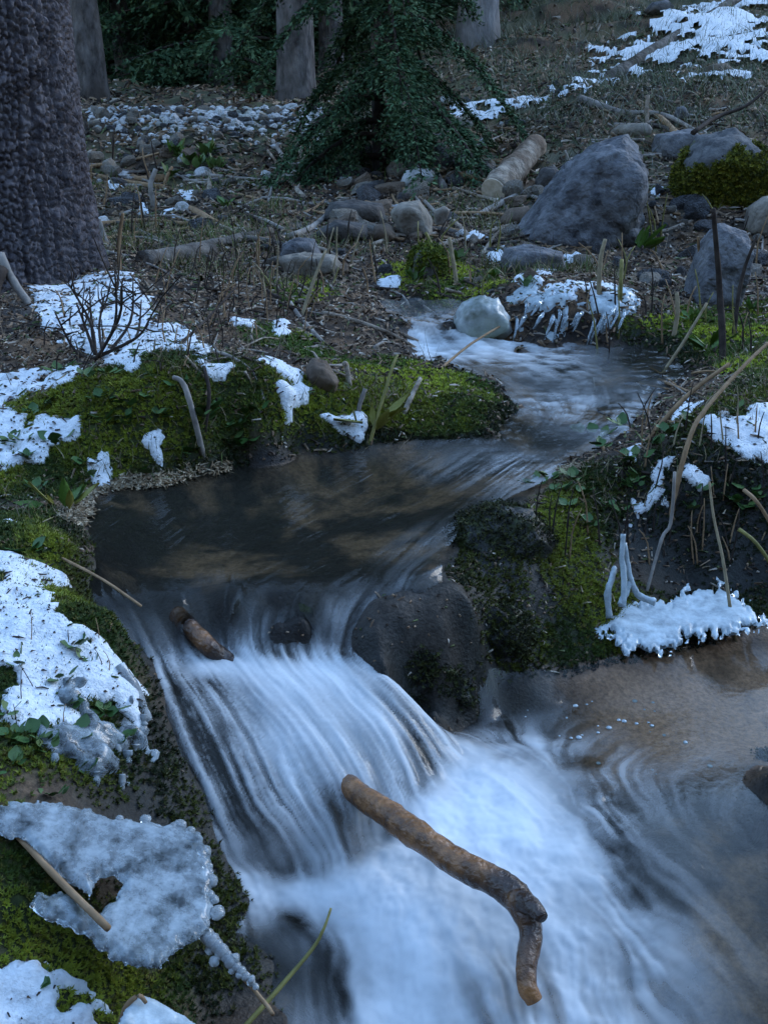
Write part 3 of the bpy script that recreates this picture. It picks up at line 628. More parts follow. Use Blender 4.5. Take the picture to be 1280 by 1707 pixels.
M_['bark'] = simple_mat('bark', (.035, .031, .036), (.15, .135, .145), 16, .95, 1.0, 55, c3=(.085, .078, .085), spec=.1, dist=.012)
M_['bark_far'] = simple_mat('bark_far', (.035, .031, .029), (.17, .155, .148), 9, .95, 1.0, 14, stretch=(1, 1, .45), c3=(.07, .058, .05), spec=.08, dist=.05)
M_['needles'] = simple_mat('needles', (.75, .75, .75), (1.2, 1.2, 1.2), 3, .75, 0, attr='tint', spec=.12)
M_['leafy'] = simple_mat('leafy', (.7, .7, .7), (1.25, 1.25, 1.25), 50, .6, 0, attr='tint', spec=.25)
M_['snow'] = simple_mat('snow', (.54, .58, .61), (.76, .79, .81), 45, .7, .8, 130, spec=.25, sub=.0, dist=.006)
M_['glaze'] = simple_mat('glaze', (.12, .14, .11), (.46, .51, .54), 9, .35, .7, 50, c3=(.24, .28, .2), spec=.5)

def rockmoss(name, base1, base2, rough=.85, mo=((.022, .03, .004), (.115, .125, .014))):
    """rock with a moss coat where the 'moss' attribute says it grows"""
    m, nt, N, L = new_mat(name)
    out = nd(nt, 'ShaderNodeOutputMaterial'); b = nd(nt, 'ShaderNodeBsdfPrincipled', i_Roughness=rough); b.inputs['Specular IOR Level'].default_value = .15 if rough > .5 else .22
    tc = nd(nt, 'ShaderNodeTexCoord'); n1 = nd(nt, 'ShaderNodeTexNoise', i_Scale=14.0, i_Detail=6.0, i_Roughness=.7); L.new(tc.outputs['Object'], n1.inputs[0])
    r = nd(nt, 'ShaderNodeValToRGB'); r.color_ramp.elements[0].position = .35; r.color_ramp.elements[1].position = .65
    r.color_ramp.elements[0].color = (*base1, 1); r.color_ramp.elements[1].color = (*base2, 1); L.new(n1.outputs[0], r.inputs[0])
    n2 = nd(nt, 'ShaderNodeTexNoise', i_Scale=45.0, i_Detail=5.0); L.new(tc.outputs['Object'], n2.inputs[0])
    r2 = nd(nt, 'ShaderNodeValToRGB'); r2.color_ramp.elements[0].position = .3; r2.color_ramp.elements[1].position = .7
    r2.color_ramp.elements[0].color = (*mo[0], 1); r2.color_ramp.elements[1].color = (*mo[1], 1); L.new(n2.outputs[0], r2.inputs[0])
    a = nd(nt, 'ShaderNodeAttribute', attribute_name='moss')
    ad = nd(nt, 'ShaderNodeMath', operation='ADD'); L.new(a.outputs['Fac'], ad.inputs[0]); L.new(n2.outputs[0], ad.inputs[1])
    st = nd(nt, 'ShaderNodeMapRange'); st.inputs[1].default_value = .85; st.inputs[2].default_value = 1.05; L.new(ad.outputs[0], st.inputs[0])
    mx = nd(nt, 'ShaderNodeMix', data_type='RGBA'); L.new(st.outputs[0], mx.inputs[0]); L.new(r.outputs[0], mx.inputs[6]); L.new(r2.outputs[0], mx.inputs[7])
    L.new(mx.outputs[2], b.inputs['Base Color'])
    bp = nd(nt, 'ShaderNodeBump', i_Strength=.8, i_Distance=.012); L.new(n2.outputs[0], bp.inputs['Height']); L.new(bp.outputs[0], b.inputs['Normal'])
    L.new(b.outputs[0], out.inputs[0]); return m
M_['rock_mossy'] = rockmoss('rock_mossy', (.06, .06, .062), (.15, .148, .145))

# ------------------------------------------------------------------ boulders and stones on the slope
def by(px, py, back=0.0): return float(hit(px, py)[1]) + back
rock_obj('boulder', [(812,408),(838,384),(872,356),(912,308),(950,266),(990,238),(1037,222),(1058,236),(1078,290),(1074,335),(1062,385),(1000,408),(900,406)], by(960,402,.22), .62, M_['rock_grey'], 'largest blue grey boulder, a leaning wedge right of the pale log', 'boulder', sub=5, rough=.075, seed=3, sink=.2, cuts=2)
def moss_face(V):
    z = (V[:, 2]-V[:, 2].min())/np.ptp(V[:, 2])
    return {'moss': np.clip(.75*sstep(.80, .55, z + .40*fbm(V*5, 4, 8)) + .1, 0, 1)}
rock_obj('boulder', [(1115,335),(1128,268),(1165,226),(1222,212),(1262,240),(1290,285),(1320,335),(1200,352)], by(1200,345,.25), .6, M_['rock_mossy'], 'grey boulder at the right edge with yellow green moss over its front', 'boulder', sub=5, rough=.05, seed=5, sink=.2, attrs=moss_face)
rock_obj('boulder', [(1132,505),(1148,445),(1172,400),(1197,370),(1243,384),(1250,412),(1238,480),(1215,515)], by(1180,508,.1), .3, M_['rock_grey'], 'upright pointed grey slab behind dark stems below the mossy boulder', 'boulder', sub=5, rough=.05, seed=7, sink=.2)
rock_obj('stone', [(830,448),(838,414),(880,406),(938,420),(945,440),(930,456)], by(880,452,.1), .3, M_['rock_grey'], 'flat low grey stone just below the largest boulder', 'stone', seed=9)
rock_obj('stone', [(648,352),(668,337),(700,334),(722,365),(720,392),(700,400),(668,388)], by(690,398,.1), .25, M_['rock_tan'], 'rounded tan stone left of the pale log', 'stone', seed=12, rough=.04)
rock_obj('stone', [(722,350),(742,342),(750,350),(742,375),(726,382)], by(735,382,.05), .12, M_['rock_tan'], 'small tan wedge stone right beside the rounded tan stone', 'stone', seed=14, sub=3)
rock_obj('stone', [(718,262),(724,240),(740,236),(752,258),(748,278),(722,280)], by(735,280,.06), .2, M_['rock_grey'], 'small upright grey stone above the frosted pale stone', 'stone', seed=16, sub=3)
rock_obj('stone', [(666,300),(676,284),(705,279),(726,284),(722,300),(695,312),(672,312)], by(695,312,.06), .25, M_['frost'], 'pale frosted stone up the slope above the rounded tan stone', 'stone', seed=18, sub=3)
rock_obj('stone', [(464,430),(470,406),(495,395),(525,398),(538,420),(520,440),(480,440)], by(500,440,.08), .25, M_['rock_grey'], 'rounded grey stone at the top of the left mossy bank', 'stone', seed=20)
rock_obj('stone', [(460,428),(505,420),(560,424),(575,445),(520,462),(475,455)], by(520,462,.05), .2, M_['rock_tan'], 'broad dull tan stone half buried below the rounded grey stone', 'stone', seed=21)
rock_obj('stone', [(535,362),(550,336),(590,332),(640,340),(645,365),(600,372)], by(590,372,.15), .35, M_['rock_dark'], 'wide dark stone under the spruce bough, left of the rounded tan stone', 'stone', seed=22)
rock_obj('stone', [(520,385),(560,366),(610,372),(620,392),(560,402)], by(570,402,.1), .3, M_['rock_dark'], 'dark flat stone lying below the wide dark stone', 'stone', seed=24)
rock_obj('stone', [(618,395),(625,374),(650,372),(662,392),(640,405)], by(640,405,.05), .2, M_['rock_brown'], 'small brown stone at the foot of the rounded tan stone', 'stone', seed=26, sub=3)
rock_obj('stone', [(1008,398),(1018,372),(1045,368),(1066,382),(1060,408),(1025,410)], by(1035,410,.05), .2, M_['rock_grey'], 'small grey stone at the lower right corner of the largest boulder', 'stone', seed=28, sub=3)
rock_obj('stone', [(825,372),(845,348),(880,343),(890,360),(862,376)], by(855,376,.1), .25, M_['rock_brown'], 'brown stone between the pale log and the largest boulder', 'stone', seed=30, sub=3)
rock_obj('stone', [(890,300),(902,278),(925,276),(938,296),(925,318),(900,316)], by(915,320,.1), .25, M_['rock_dark'], 'dark stone behind the upper left edge of the largest boulder', 'stone', seed=32, sub=3)
rock_obj('stone', [(1080,262),(1090,224),(1150,214),(1176,232),(1165,252),(1110,268)], by(1120,268,.2), .4, M_['rock_grey'], 'long grey stone lying between the two biggest boulders', 'stone', seed=34)
rock_obj('stone', [(1010,225),(1025,208),(1075,204),(1090,214),(1080,232)], by(1050,232,.15), .3, M_['rock_tan'], 'low tan stone just behind the top of the largest boulder', 'stone', seed=36, sub=3)
rock_obj('stone', [(1122,196),(1128,178),(1140,176),(1148,192),(1140,200)], by(1135,200,.05), .15, M_['rock_grey'], 'small square grey stone on the grassy slope above the boulders', 'stone', seed=38, sub=3)
rock_obj('stone', [(1238,385),(1250,345),(1275,325),(1310,335),(1310,385),(1270,395)], by(1270,395,.1), .3, M_['rock_tan'], 'tan stone cut by the right edge below the mossy boulder', 'stone', seed=40, sub=3)
def moss_top(V):
    return {'moss': np.clip(.2+.6*fbm(V*9+3, 2, 3)+.30, 0, 1)}
rock_obj('stone', [(680,448),(690,418),(708,408),(738,418),(744,445),(720,462),(690,462)], by(710,462,.05), .2, M_['rock_mossy'], 'small stone coated in bright moss above the little upper fall', 'stone', seed=42, attrs=moss_top)
rock_obj('stone', [(509,612),(520,596),(545,602),(566,628),(560,650),(535,640),(512,630)], by(540,652,.04), .12, M_['rock_brown'], 'brown angular stone sitting on the mossy bank between snow patches', 'stone', seed=44)
rock_obj('stone', [(752,530),(768,505),(800,491),(830,498),(848,525),(856,552),(800,562),(760,556)], by(800,566,.08), .22, M_['glaze'], 'rounded stone glazed white with ice beside the upper fall', 'stone', seed=46, rough=.10)
rock_obj('stone', [(645,505),(660,490),(700,488),(725,505),(715,525),(660,528)], by(690,522,.15), .2, M_['rock_wet'], 'dark wet stone at the head of the upper fall', 'stone', seed=48)
rock_obj('stone', [(176,290),(172,268),(186,262),(194,275),(190,292)], by(182,294,.1), .2, M_['rock_tan'], 'pale tan stone on the slope right beside the thick trunk', 'stone', seed=50, sub=3)
rock_obj('stone', [(752,212),(760,196),(785,194),(796,206),(780,216)], by(775,216,.1), .25, M_['rock_tan'], 'low pale stone in grass below the pale spruce trunk', 'stone', seed=52, sub=3)
rock_obj('stone', [(728,172),(736,160),(756,160),(764,170),(745,176)], by(745,176,.1), .25, M_['frost'], 'small frosted stone in grass directly below the far pale trunk', 'stone', seed=54, sub=3)
rock_obj('boulder', [(1070,18),(1085,4),(1110,0),(1125,14),(1100,28)], by(1098,30,.2), .4, M_['rock_grey'], 'grey boulder high on the slope above the snow', 'boulder', seed=56, sub=3)
rock_obj('stone', [(1168,124),(1180,108),(1210,104),(1226,118),(1200,128)], by(1195,128,.1), .3, M_['rock_brown'], 'brown stone poking out of the snowy slope at upper right', 'stone', seed=58, sub=3)
# wet stones in and by the stream
def wetmoss(V): return {'moss': np.clip(.36+.35*fbm(V*16, 3, 6)+.25*(V[:, 2]/max(V[:, 2].max(), .01)-.5), 0, 1)}
M_['rock_wetmoss'] = rockmoss('rock_wetmoss', (.008, .009, .008), (.026, .027, .023), .42, ((.008, .012, .003), (.035, .045, .008)))
rock_obj('boulder', [(572,1115),(586,1080),(628,1056),(680,1046),(735,1054),(778,1088),(806,1150),(785,1202),(700,1202),(640,1155)], 1.88, .20, M_['rock_wetmoss'], 'black wet rounded boulder right of the main fall', 'boulder', sub=5, rough=.15, seed=60, sink=.15, attrs=wetmoss)
rock_obj('boulder', [(715,985),(725,910),(765,862),(830,842),(890,850),(925,900),(900,970),(820,1000)], 2.24, .24, M_['rock_wetmoss'], 'dark wet hump of rock at the right end of the middle pool', 'boulder', sub=5, rough=.07, seed=62, sink=.3, attrs=wetmoss)
rock_obj('boulder', [(770,1110),(782,1050),(815,1015),(862,1008),(890,1040),(880,1110),(845,1160),(800,1170)], 2.0, .14, M_['rock_wetmoss'], 'low black mossy rock between the black wet boulder and the right bank', 'boulder', sub=4, rough=.15, seed=63, sink=.2, attrs=wetmoss)
rock_obj('stone', [(455,1030),(466,1006),(500,1002),(524,1016),(532,1060),(520,1095),(470,1092),(455,1060)], 1.87, .06, M_['rock_wetmoss'], 'dark stone parting the thin curtain above the main fall', 'stone', seed=64, rough=.09, attrs=wetmoss)
rock_obj('stone', [(1215,1310),(1230,1285),(1290,1265),(1330,1290),(1330,1350),(1260,1345)], 1.70, .12, M_['rock_wetmoss'], 'dark wet stone at the right edge of the lower pool', 'stone', seed=66, attrs=wetmoss)
# rubble bank at the forest edge and stones strewn on the slope
rk = [rock_mesh('slope_stone', 3, 100+i, M_[('rock_grey', 'rock_tan', 'frost', 'rock_brown', 'rock_grey', 'rock_tan')[i]], .6+.05*i) for i in range(6)]
rs = np.random.default_rng(5)
KN = ('grey', 'tan', 'frosted white', 'brown', 'dark grey', 'pale tan')
def strew(n, boxf, sz, label, group, kinds, lift=.25):
    for k in range(n):
        px, py = boxf(rs); p = hit(px, py)
        kd = kinds[rs.integers(len(kinds))]; o = link('stone', rk[kd])
        s0 = sz(rs); s = s0*p[1]/1750*.5
        o.location = (p[0], p[1], p[2]+s*lift); o.scale = (s*(.8+.5*rs.random()), s*(.8+.4*rs.random()), s*(.8+.4*rs.random())); o.rotation_euler = (rs.normal()*.25, rs.normal()*.25, rs.random()*6.28)
        tag(o, where(px, py, ('tiny ' if s0 < 14 else 'small ' if s0 < 20 else 'fist sized ')+KN[kd]+' stone'), 'stone', group)
strew(84, lambda r: (150+r.random()*380, 182+np.abs(r.normal())*24), lambda r: 13+r.random()*16, 'small frosted stone in the rubble bank at the forest edge', 'rubble bank stones', (0, 1, 2, 4, 5))
strew(32, lambda r: (150+r.random()*300, 225+r.random()*150), lambda r: 12+r.random()*22, 'small stone on the slope between trunk and rubble bank', 'stones below the rubble bank', (0, 1, 2, 5))
strew(44, lambda r: (560+r.random()*260, 215+r.random()*190), lambda r: 16+r.random()*36, 'small stone among debris around the pale log', 'stones around the log', (0, 1, 2, 5, 1, 5, 3))
strew(34, lambda r: (830+r.random()*440, 320+r.random()*170), lambda r: 14+r.random()*34, 'small stone scattered at the feet of the boulders', 'stones below the boulders', (0, 1, 5, 1, 3, 4))
strew(28, lambda r: (650+r.random()*330, 140+r.random()*70), lambda r: 9+r.random()*18, 'small frosted stone in the grass under the pale trunk', 'stones in the grass', (0, 1, 2, 4))
strew(18, lambda r: (420+r.random()*430, 400+r.random()*90), lambda r: 12+r.random()*22, 'small stone above the upper fall among dry stalks', 'stones above the upper fall', (0, 3, 4, 5))
strew(12, lambda r: (560+r.random()*260, 230+r.random()*160), lambda r: 42+r.random()*34, '', 'bigger stones of the slope', (0, 1, 4, 5, 3), .1)
strew(9, lambda r: (1060+r.random()*220, 340+r.random()*140), lambda r: 40+r.random()*34, '', 'bigger stones of the slope', (0, 1, 4, 3), .1)
strew(8, lambda r: (170+r.random()*300, 250+r.random()*140), lambda r: 36+r.random()*24, '', 'bigger stones of the slope', (0, 4, 3), .1)
rub = []
for k in range(760):
    px, py = (150+rs.random()*390, 180+np.abs(rs.normal())*26) if k < 600 else (150+rs.random()*1100, 200+rs.random()*230)
    p = hit(px, py); v, f = ICO[1]; s = (4.5+7*rs.random()*(k < 600))*p[1]/1750*.55
    rub.append(((v*(1+.5*(rs.random((len(v), 1))-.5)))*s*[1.2, 1, .7]+p+[0, 0, s*.3], f))
v, f = merge(rub); tag(link('rubble', mesh_np('rubble', v, f, smooth=False, mats=[M_['frost']])), 'fine pale rubble between the stones of the slope', kind='stuff')

# ------------------------------------------------------------------ logs and branches
M_['cut_end'] = simple_mat('cut_end', (.40, .33, .24), (.58, .50, .40), 30, .8, .2, spec=.1)
def log_obj(name, p0, p1, r0, r1, mat, label, cat='log', ends=None, bumps=.12, sides=20, seed=1, bend=0.0):
    p0 = np.array(p0); p1 = np.array(p1); n = 14
    t = np.linspace(0, 1, n)[:, None]; P = p0+(p1-p0)*t; P[:, 2] += bend*np.sin(t[:, 0]*math.pi)
    base = P[0].copy(); V, fl = tube(P-base, np.linspace(r0, r1, n)*(1+.05*np.sin(np.arange(n)*1.7+seed)), sides, bumps, seed, cap=True)
    me = mesh_np(name, V, fl, mats=[mat])
    if ends:
        e = empty(name, base); o = link('bark', me, e); tag(e, label, cat)
        d = (P[-1]-P[-2]); d /= np.linalg.norm(d)
        q = rot_to(d[None], np.zeros(1))[0]; th = np.linspace(0, 2*math.pi, 18, endpoint=False)
        for (c, sgn, r) in ((P[-1], 1, r1), (P[0], -1, r0)):
            ring = (np.stack([np.cos(th), np.sin(th), np.zeros(18)], 1)*r*.93)@q.T
            a = ring+c-base+sgn*d*.004; bb = ring*.98+c-base+sgn*d*.010
            Vv = np.r_[a, bb, [c-base+sgn*d*.012]]; i = np.arange(18); j = (i+1) % 18
            link('cut_end', mesh_np('cut_end', Vv, [np.stack([i, j, j+18, i+18], 1), np.stack([i+18, j+18, np.full(18, 36)], 1)], smooth=False, mats=[ends]), e)
        return e
    o = link(name, me, loc=base); return tag(o, label, cat)
pA = hit(822, 332)+np.array([0, 0, .05]); pB = at_y(893, 242, pA[1]+.55)
log_obj('log', pA, pB, .085, .075, M_['wood_pale'], 'short thick pale log with cut end leaning on the slope', ends=M_['cut_end'], seed=4, bumps=.22)
pA = hit(238, 440)+[0, 0, .01]; pB = hit(352, 424)+[0, 0, .02]
log_obj('log', pA, pB, .045, .04, M_['log_bark'], 'grey weathered log lying flat behind the left snow patch', seed=6)
pA = hit(310, 422)+[0, 0, .01]; pB = hit(452, 392)+[0, 0, .02]
log_obj('log', pA, pB, .03, .022, M_['log_bark'], 'thin grey log lying just behind the flat weathered log', seed=7)
pA = hit(1015, 140)+[0, 0, .05]; pB = at_y(1240, -10, pA[1]+3.0)
log_obj('log', pA, pB, .06, .045, M_['log_bark'], 'long grey fallen trunk running up the snowy slope', seed=8)
# ------------------------------------------------------------------ trees
def worley(p, seed=0):
    i = np.floor(p).astype(np.int64); f1 = np.full(len(p), 9.); f2 = f1.copy()
    for dx in (-1, 0, 1):
        for dy in (-1, 0, 1):
            c = i+[dx, dy]; z = np.zeros(len(p), np.int64)
            q = c+np.stack([hash3(c[:, 0], c[:, 1], z, seed), hash3(c[:, 0], c[:, 1], z+1, seed+3)], 1)
            d = np.hypot(*(p-q).T); f2 = np.minimum(f2, np.maximum(f1, d)); f1 = np.minimum(f1, d)
    return f1, f2
# thick trunk at the left edge
tb = hit(40, 462); tbase = np.array([0., 0, 0]); R0 = .40
edge = at_y(134, 420, tb[1]); tcx = edge[0]-R0; tcy = tb[1]+.15
nz, na = 560, 420; zz = np.linspace(-.3, 3.2, nz); th = np.linspace(0, 2*math.pi, na, endpoint=False)
Z, TH = np.meshgrid(zz, th, indexing='ij')
rad = R0*(1-.045*Z) + .05*np.exp(-np.maximum(Z+.05, 0)*4.5)*(1+.45*np.sin(TH*5+.6))
u = np.stack([(TH*R0/.019).ravel(), (Z/.030).ravel()], 1)
per = int(round(2*math.pi*R0/.019)); u[:, 0] *= per/(2*math.pi*R0/.019)
wn_ = fbm(np.stack([Z.ravel()*14, np.cos(TH).ravel()*4, np.sin(TH).ravel()*4], 1), 3, 5)
f1, f2 = worley(u+wn_[:, None]*.7, 12)
crk = fbm(np.stack([np.cos(TH).ravel()*7, np.sin(TH).ravel()*7, Z.ravel()*1.6], 1), 3, 25)
rad = rad - (.022*sstep(.10, .0, np.abs(crk))).reshape(nz, na)
rad = rad + (.014*sstep(0, .3, f2-f1)-.008*f1).reshape(nz, na) + (.010*wn_).reshape(nz, na)
V = np.stack([rad*np.cos(TH), rad*np.sin(TH), Z], -1).reshape(-1, 3)
i = np.arange(nz*na).reshape(nz, na); j = np.roll(i, -1, 1)
F = np.stack([i[:-1].ravel(), j[:-1].ravel(), j[1:].ravel(), i[1:].ravel()], 1)
tz = ground([[tcx, tcy]])[0]
e = empty('conifer_trunk', (tcx, tcy, tz)); tag(e, 'massive scaly barked conifer trunk filling the left edge', 'tree')
link('trunk', mesh_np('trunk', V, F, mats=[M_['bark']]), e)
FOL = ((.028, .060, .030), (.048, .098, .046), (.072, .12, .058))
def spruce_mesh(seed, h=11.0, zc=.6, lmax=2.0, nb=90, tw=20, quad=.05, bare=False, dens=1.0, droop=.35, r0=.15, ztop=5.5):
    """one spruce: trunk mesh, crown mesh (thousands of small needle sprays), dead lower limbs"""
    r = np.random.default_rng(seed)
    n = 40; z = np.linspace(-.4, h, n); rad = r0*(1-z/h*.93)+.25*r0*np.exp(-np.maximum(z, 0)*4); P = np.c_[.05*np.sin(z*.7+seed), .05*np.cos(z*.5), z]
    tv, tf = tube(P, np.maximum(rad, .012), 16, .12, seed, True)
    trunk = mesh_np('spruce_trunk', tv, tf, mats=[M_['bark_far']])
    pos, nrm, tang, sz, tint, limbs = [], [], [], [], [], []
    for b in range(nb):
        z0 = zc+(h-zc)*(b/nb)**1.15; az = b*2.399+r.normal()*.3
        if seed == 9 and r.random() < .1: continue
        Lb = lmax*(1-(z0/h))**.75*((.75+.5*r.random()) if seed != 9 else (.35+1.0*r.random()))+.12
        dirv = np.array([math.cos(az), math.sin(az), 0])
        m = 9; s = np.linspace(0, 1, m)
        pts = np.array([0, 0, z0])+dirv*(s*Lb)[:, None]; pts[:, 2] += Lb*(.18*s-droop*s*s*1.5+.22*s**3)
        limbs.append(tube(pts, np.linspace(.022*Lb/lmax+.006, .004, m), 5, 0, 0, False))
        side = np.array([-dirv[1], dirv[0], 0])
        k = int(tw*dens*(.4+Lb/lmax)*(1 if z0 < ztop else .14))
        for t in r.random(k)*.92+.08:
            o = np.array([np.interp(t, s, pts[:, q]) for q in range(3)])
            l2 = Lb*.34*(1-t*.65)*(.6+.6*r.random()); sg = r.choice((-1, 1))
            d2 = dirv*(.55+.3*r.random())+side*sg*(.5+.6*r.random())+np.array([0, 0, -.25-.45*r.random()]); d2 /= np.linalg.norm(d2)
            mm = max(3, int(l2/quad*1.3))
            tt = np.linspace(0.05, 1, mm)
            c = o+d2*(tt*l2)[:, None]; c[:, 2] -= .35*l2*tt*tt
            pos.append(c+r.normal(size=(mm, 3))*.012); tang.append(np.repeat(d2[None], mm, 0)+r.normal(size=(mm, 3))*.45)
            nrm.append(np.array([0, 0, 1])+r.normal(size=(mm, 3))*.55); sz.append(quad*(.7+.7*r.random(mm)))
            tint.append(np.repeat(np.array(FOL[r.integers(3)])[None], mm, 0)*(.7+.6*r.random((mm, 1))))
    pos = np.concatenate(pos); nrm = np.concatenate(nrm); tang = np.concatenate(tang); sz = np.concatenate(sz); tint = np.concatenate(tint)
    x = tang/np.linalg.norm(tang, axis=1, keepdims=True); y = np.cross(nrm, x); y /= np.maximum(np.linalg.norm(y, axis=1, keepdims=True), 1e-6); zz_ = np.cross(x, y)
    R = np.stack([x, y, zz_], 2)
    # a spray: a forked sliver of needles
    tvv = np.array([(-.5, 0, 0), (.15, .30, .05), (.9, .06, 0), (.35, .02, .03), (.75, -.32, .04), (.1, -.22, .0)]); tff = np.array([[0, 3, 1], [1, 3, 2], [0, 5, 3], [5, 4, 3]])
    V, F, C = scatter(tvv, tff, pos, R, sz, tint)
    crown = mesh_np('spruce_crown', V, F, smooth=False, colors={'tint': C}, mats=[M_['needles']])
    lv, lf = merge(limbs); limb = mesh_np('spruce_limbs', lv, lf, mats=[M_['wood_dark']])
    return trunk, crown, limb
protos = [spruce_mesh(1, 10.5, .25, 1.7, 90, 50, .055), spruce_mesh(2, 12, .5, 1.9, 90, 48, .06), spruce_mesh(3, 9, .15, 1.5, 85, 50, .055), spruce_mesh(4, 13, 2.9, 1.7, 60, 36, .06)]
def tree(x, y, proto, sc, rz, label, group=None, lean=0.0, girth=1.0):
    z = ground([[x, y]])[0]
    e = empty('spruce_tree', (x, y, z-.05)); e.rotation_euler = (0, lean, rz); e.scale = (sc*girth, sc*girth, sc)
    t, c, l = protos[proto]
    link('trunk', t, e); link('crown', c, e); tag(link('limbs', l, e), kind='stuff'); tag(e, label, 'tree', group); return e
def tree_px(px, Y, *a, **k):
    P = at_y(px, 150, Y); return tree(P[0], Y, *a, **k)
tree_px(160, 9.6, 3, .9, .4, 'pale spruce trunk showing right beside the thick trunk at left')
tree_px(500, 9.9, 3, 1.05, 2.0, 'tall spruce with pale lit trunk edge above the rubble bank')
ft = tree_px(806, 11.9, 3, 1.35, 1.0, 'far spruce with broad pale bare trunk at top centre')
M_['bark_pale'] = simple_mat('bark_pale', (.12, .115, .115), (.30, .29, .29), 9, .95, 1.0, 14, stretch=(1, 1, .45), c3=(.16, .145, .135), spec=.08, dist=.05)
for c_ in ft.children:
    if c_.name.startswith('trunk'): c_.data = c_.data.copy(); c_.data.materials[0] = M_['bark_pale']
tree_px(375, 11.2, 1, .8, 3.3, 'slim dark spruce right of the thick trunk above the rubble')
tree_px(545, 11.5, 3, .8, 4.1, 'thin spruce standing just right of the pale edged trunk')
tree_px(620, 13.5, 1, .9, 5.2, 'spruce half hidden behind the dark hanging bough')
tree_px(440, 13.2, 0, 1.1, .9, 'bushy spruce filling the gap between thick trunk and pale edged trunk')
tree_px(270, 12.6, 2, 1.2, 1.9, 'bushy low spruce just right of the thick trunk')
for n_, (px, Y, pr, sc, rz) in enumerate([(340, 15, 0, 1.2, .3), (210, 16, 1, 1.2, 2.2), (590, 15.5, 0, 1.3, 1.2), (730, 16, 2, 1.0, 4), (480, 17, 1, 1.3, 5), (90, 17, 0, 1.3, .2), (860, 17.5, 2, 1.1, 3), (650, 19, 0, 1.4, 2.6), (380, 20, 2, 1.5, 3.6), (780, 20, 1, 1.4, 1.6), (250, 21, 0, 1.5, 4.6), (930, 21, 0, 1.2, 2.9), (1010, 23, 1, 1.3, 1.1), (540, 22, 1, 1.5, .6), (1120, 25, 2, 1.4, 5.5), (1240, 26, 0, 1.5, .4), (215, 11.6, 2, .62, 1.3), (330, 12.0, 0, .6, 2.7), (425, 12.4, 2, .5, 4.4), (590, 13.2, 2, .7, .8), (290, 13.6, 2, .9, 5.1)]):
    tree_px(px, Y, pr, sc, rz, where(px, 30-Y*3, 'dark spruce in the forest'), 'spruces deep in the forest')
# the near spruce with the dark hanging bough: stands mid slope, its boughs droop before the rubble
protos.append(spruce_mesh(9, 6.5, .12, .88, 96, 170, .025, droop=.8, r0=.04, ztop=2.4))
P = at_y(636, 250, 7.7); tree(P[0], 7.7, 4, 1.0, .7, 'dark drooping young spruce before the rubble bank at top centre')
# ------------------------------------------------------------------ snow lying on the ground
def gnormals():
    X = GXY[:, 0].reshape(len(ys), len(ts)); Yq = GXY[:, 1].reshape(X.shape); Zq = GZ.reshape(X.shape)
    a = np.stack([np.gradient(X, axis=1), np.gradient(Yq, axis=1), np.gradient(Zq, axis=1)], -1)
    b_ = np.stack([np.gradient(X, axis=0), np.gradient(Yq, axis=0), np.gradient(Zq, axis=0)], -1)
    n = np.cross(a, b_); n /= np.linalg.norm(n, axis=2, keepdims=True); return n.reshape(-1, 3)
GN = gnormals()
SNOWV = []; R2_ = np.random.default_rng(3)
def snow(name, polys, thick, label, nscale=30, namp=.03, soft=.03, thr=0.0, mat='snow', nm='snow', rip=.3, rsc=30):
    d = np.full(len(GXY), -1.0)
    W_ = [wpoly(p) for p in polys]
    allp = np.concatenate(W_); lo = allp.min(0)-.2; hi = allp.max(0)+.2
    box = ((GXY > lo) & (GXY < hi)).all(1); q = GXY[box]
    best = np.full(len(q), -1.0)
    for w in W_: best = np.maximum(best, poly_sd(q, w))
    best = best + namp*fbm(q*nscale, 4, len(name)+len(label)) + namp*.6*fbm(q*nscale*.3, 2, 4) - thr
    best -= .5*np.clip(.75-GN[box, 2], 0, 1)*soft*4
    d[box] = best
    t = thick*np.sqrt(np.clip(d/soft, 0, 1)) - .006*(d < 0) - np.clip(-d, 0, .03)*.5
    t = np.where(d > 0, t + thick*rip*fbm(GXY*rsc, 3, 8), t)
    t = t - .02*sstep(.34, .6, fbm(GXY*20, 3, 18))*(thick < .03)
    m_ = d > -.015 if GXY[box].shape[0] else d > 0
    v, f = keep(np.c_[GXY, GZ]+GN*t[:, None], grid_faces(len(ys), len(ts)), m_)
    if mat == 'snow': SNOWV.append(v[R2_.random(len(v)) < .5])
    o = link(nm, mesh_np(nm, v, f, mats=[M_[mat]])); return tag(o, label, kind='stuff')
snow('a', [[(40,478),(130,470),(215,457),(238,490),(255,535),(330,560),(362,590),(340,604),(262,585),(215,637),(185,600),(140,590),(100,560),(60,520)],
           [(-60,618),(60,614),(122,612),(127,640),(60,660),(-60,668)], [(-60,655),(50,680),(92,715),(74,790),(15,786),(-60,770)], [(62,698),(132,702),(126,724),(76,722)],
           [(148,745),(200,734),(274,729),(268,757),(206,760),(196,816),(151,820)]], .011, 'snow patches on the left bank beside the thick trunk', 14, .055, .03, -.012)
snow('b', [[(468,652),(492,640),(520,648),(512,672),(490,690),(494,725),(472,730),(470,690)], [(524,690),(560,694),(602,694),(598,728),(560,722)], [(440,604),(470,608),(505,632),(480,636)], [(456,540),(470,536),(484,560),(462,560)], [(388,534),(425,538),(420,546),(390,543)], [(336,606),(378,610),(372,626),(346,624)]], .012, 'small snow remnants on the mossy bank by the brown stone', 18, .02, .02, -.012)
snow('cc', [[(-60,868),(40,876),(95,905),(120,960),(105,990),(150,1045),(205,1085),(235,1110),(215,1180),(120,1240),(40,1235),(-60,1230)]], .0075, 'broken snow over moss on the near left bank', 13, .12, .03, .034)
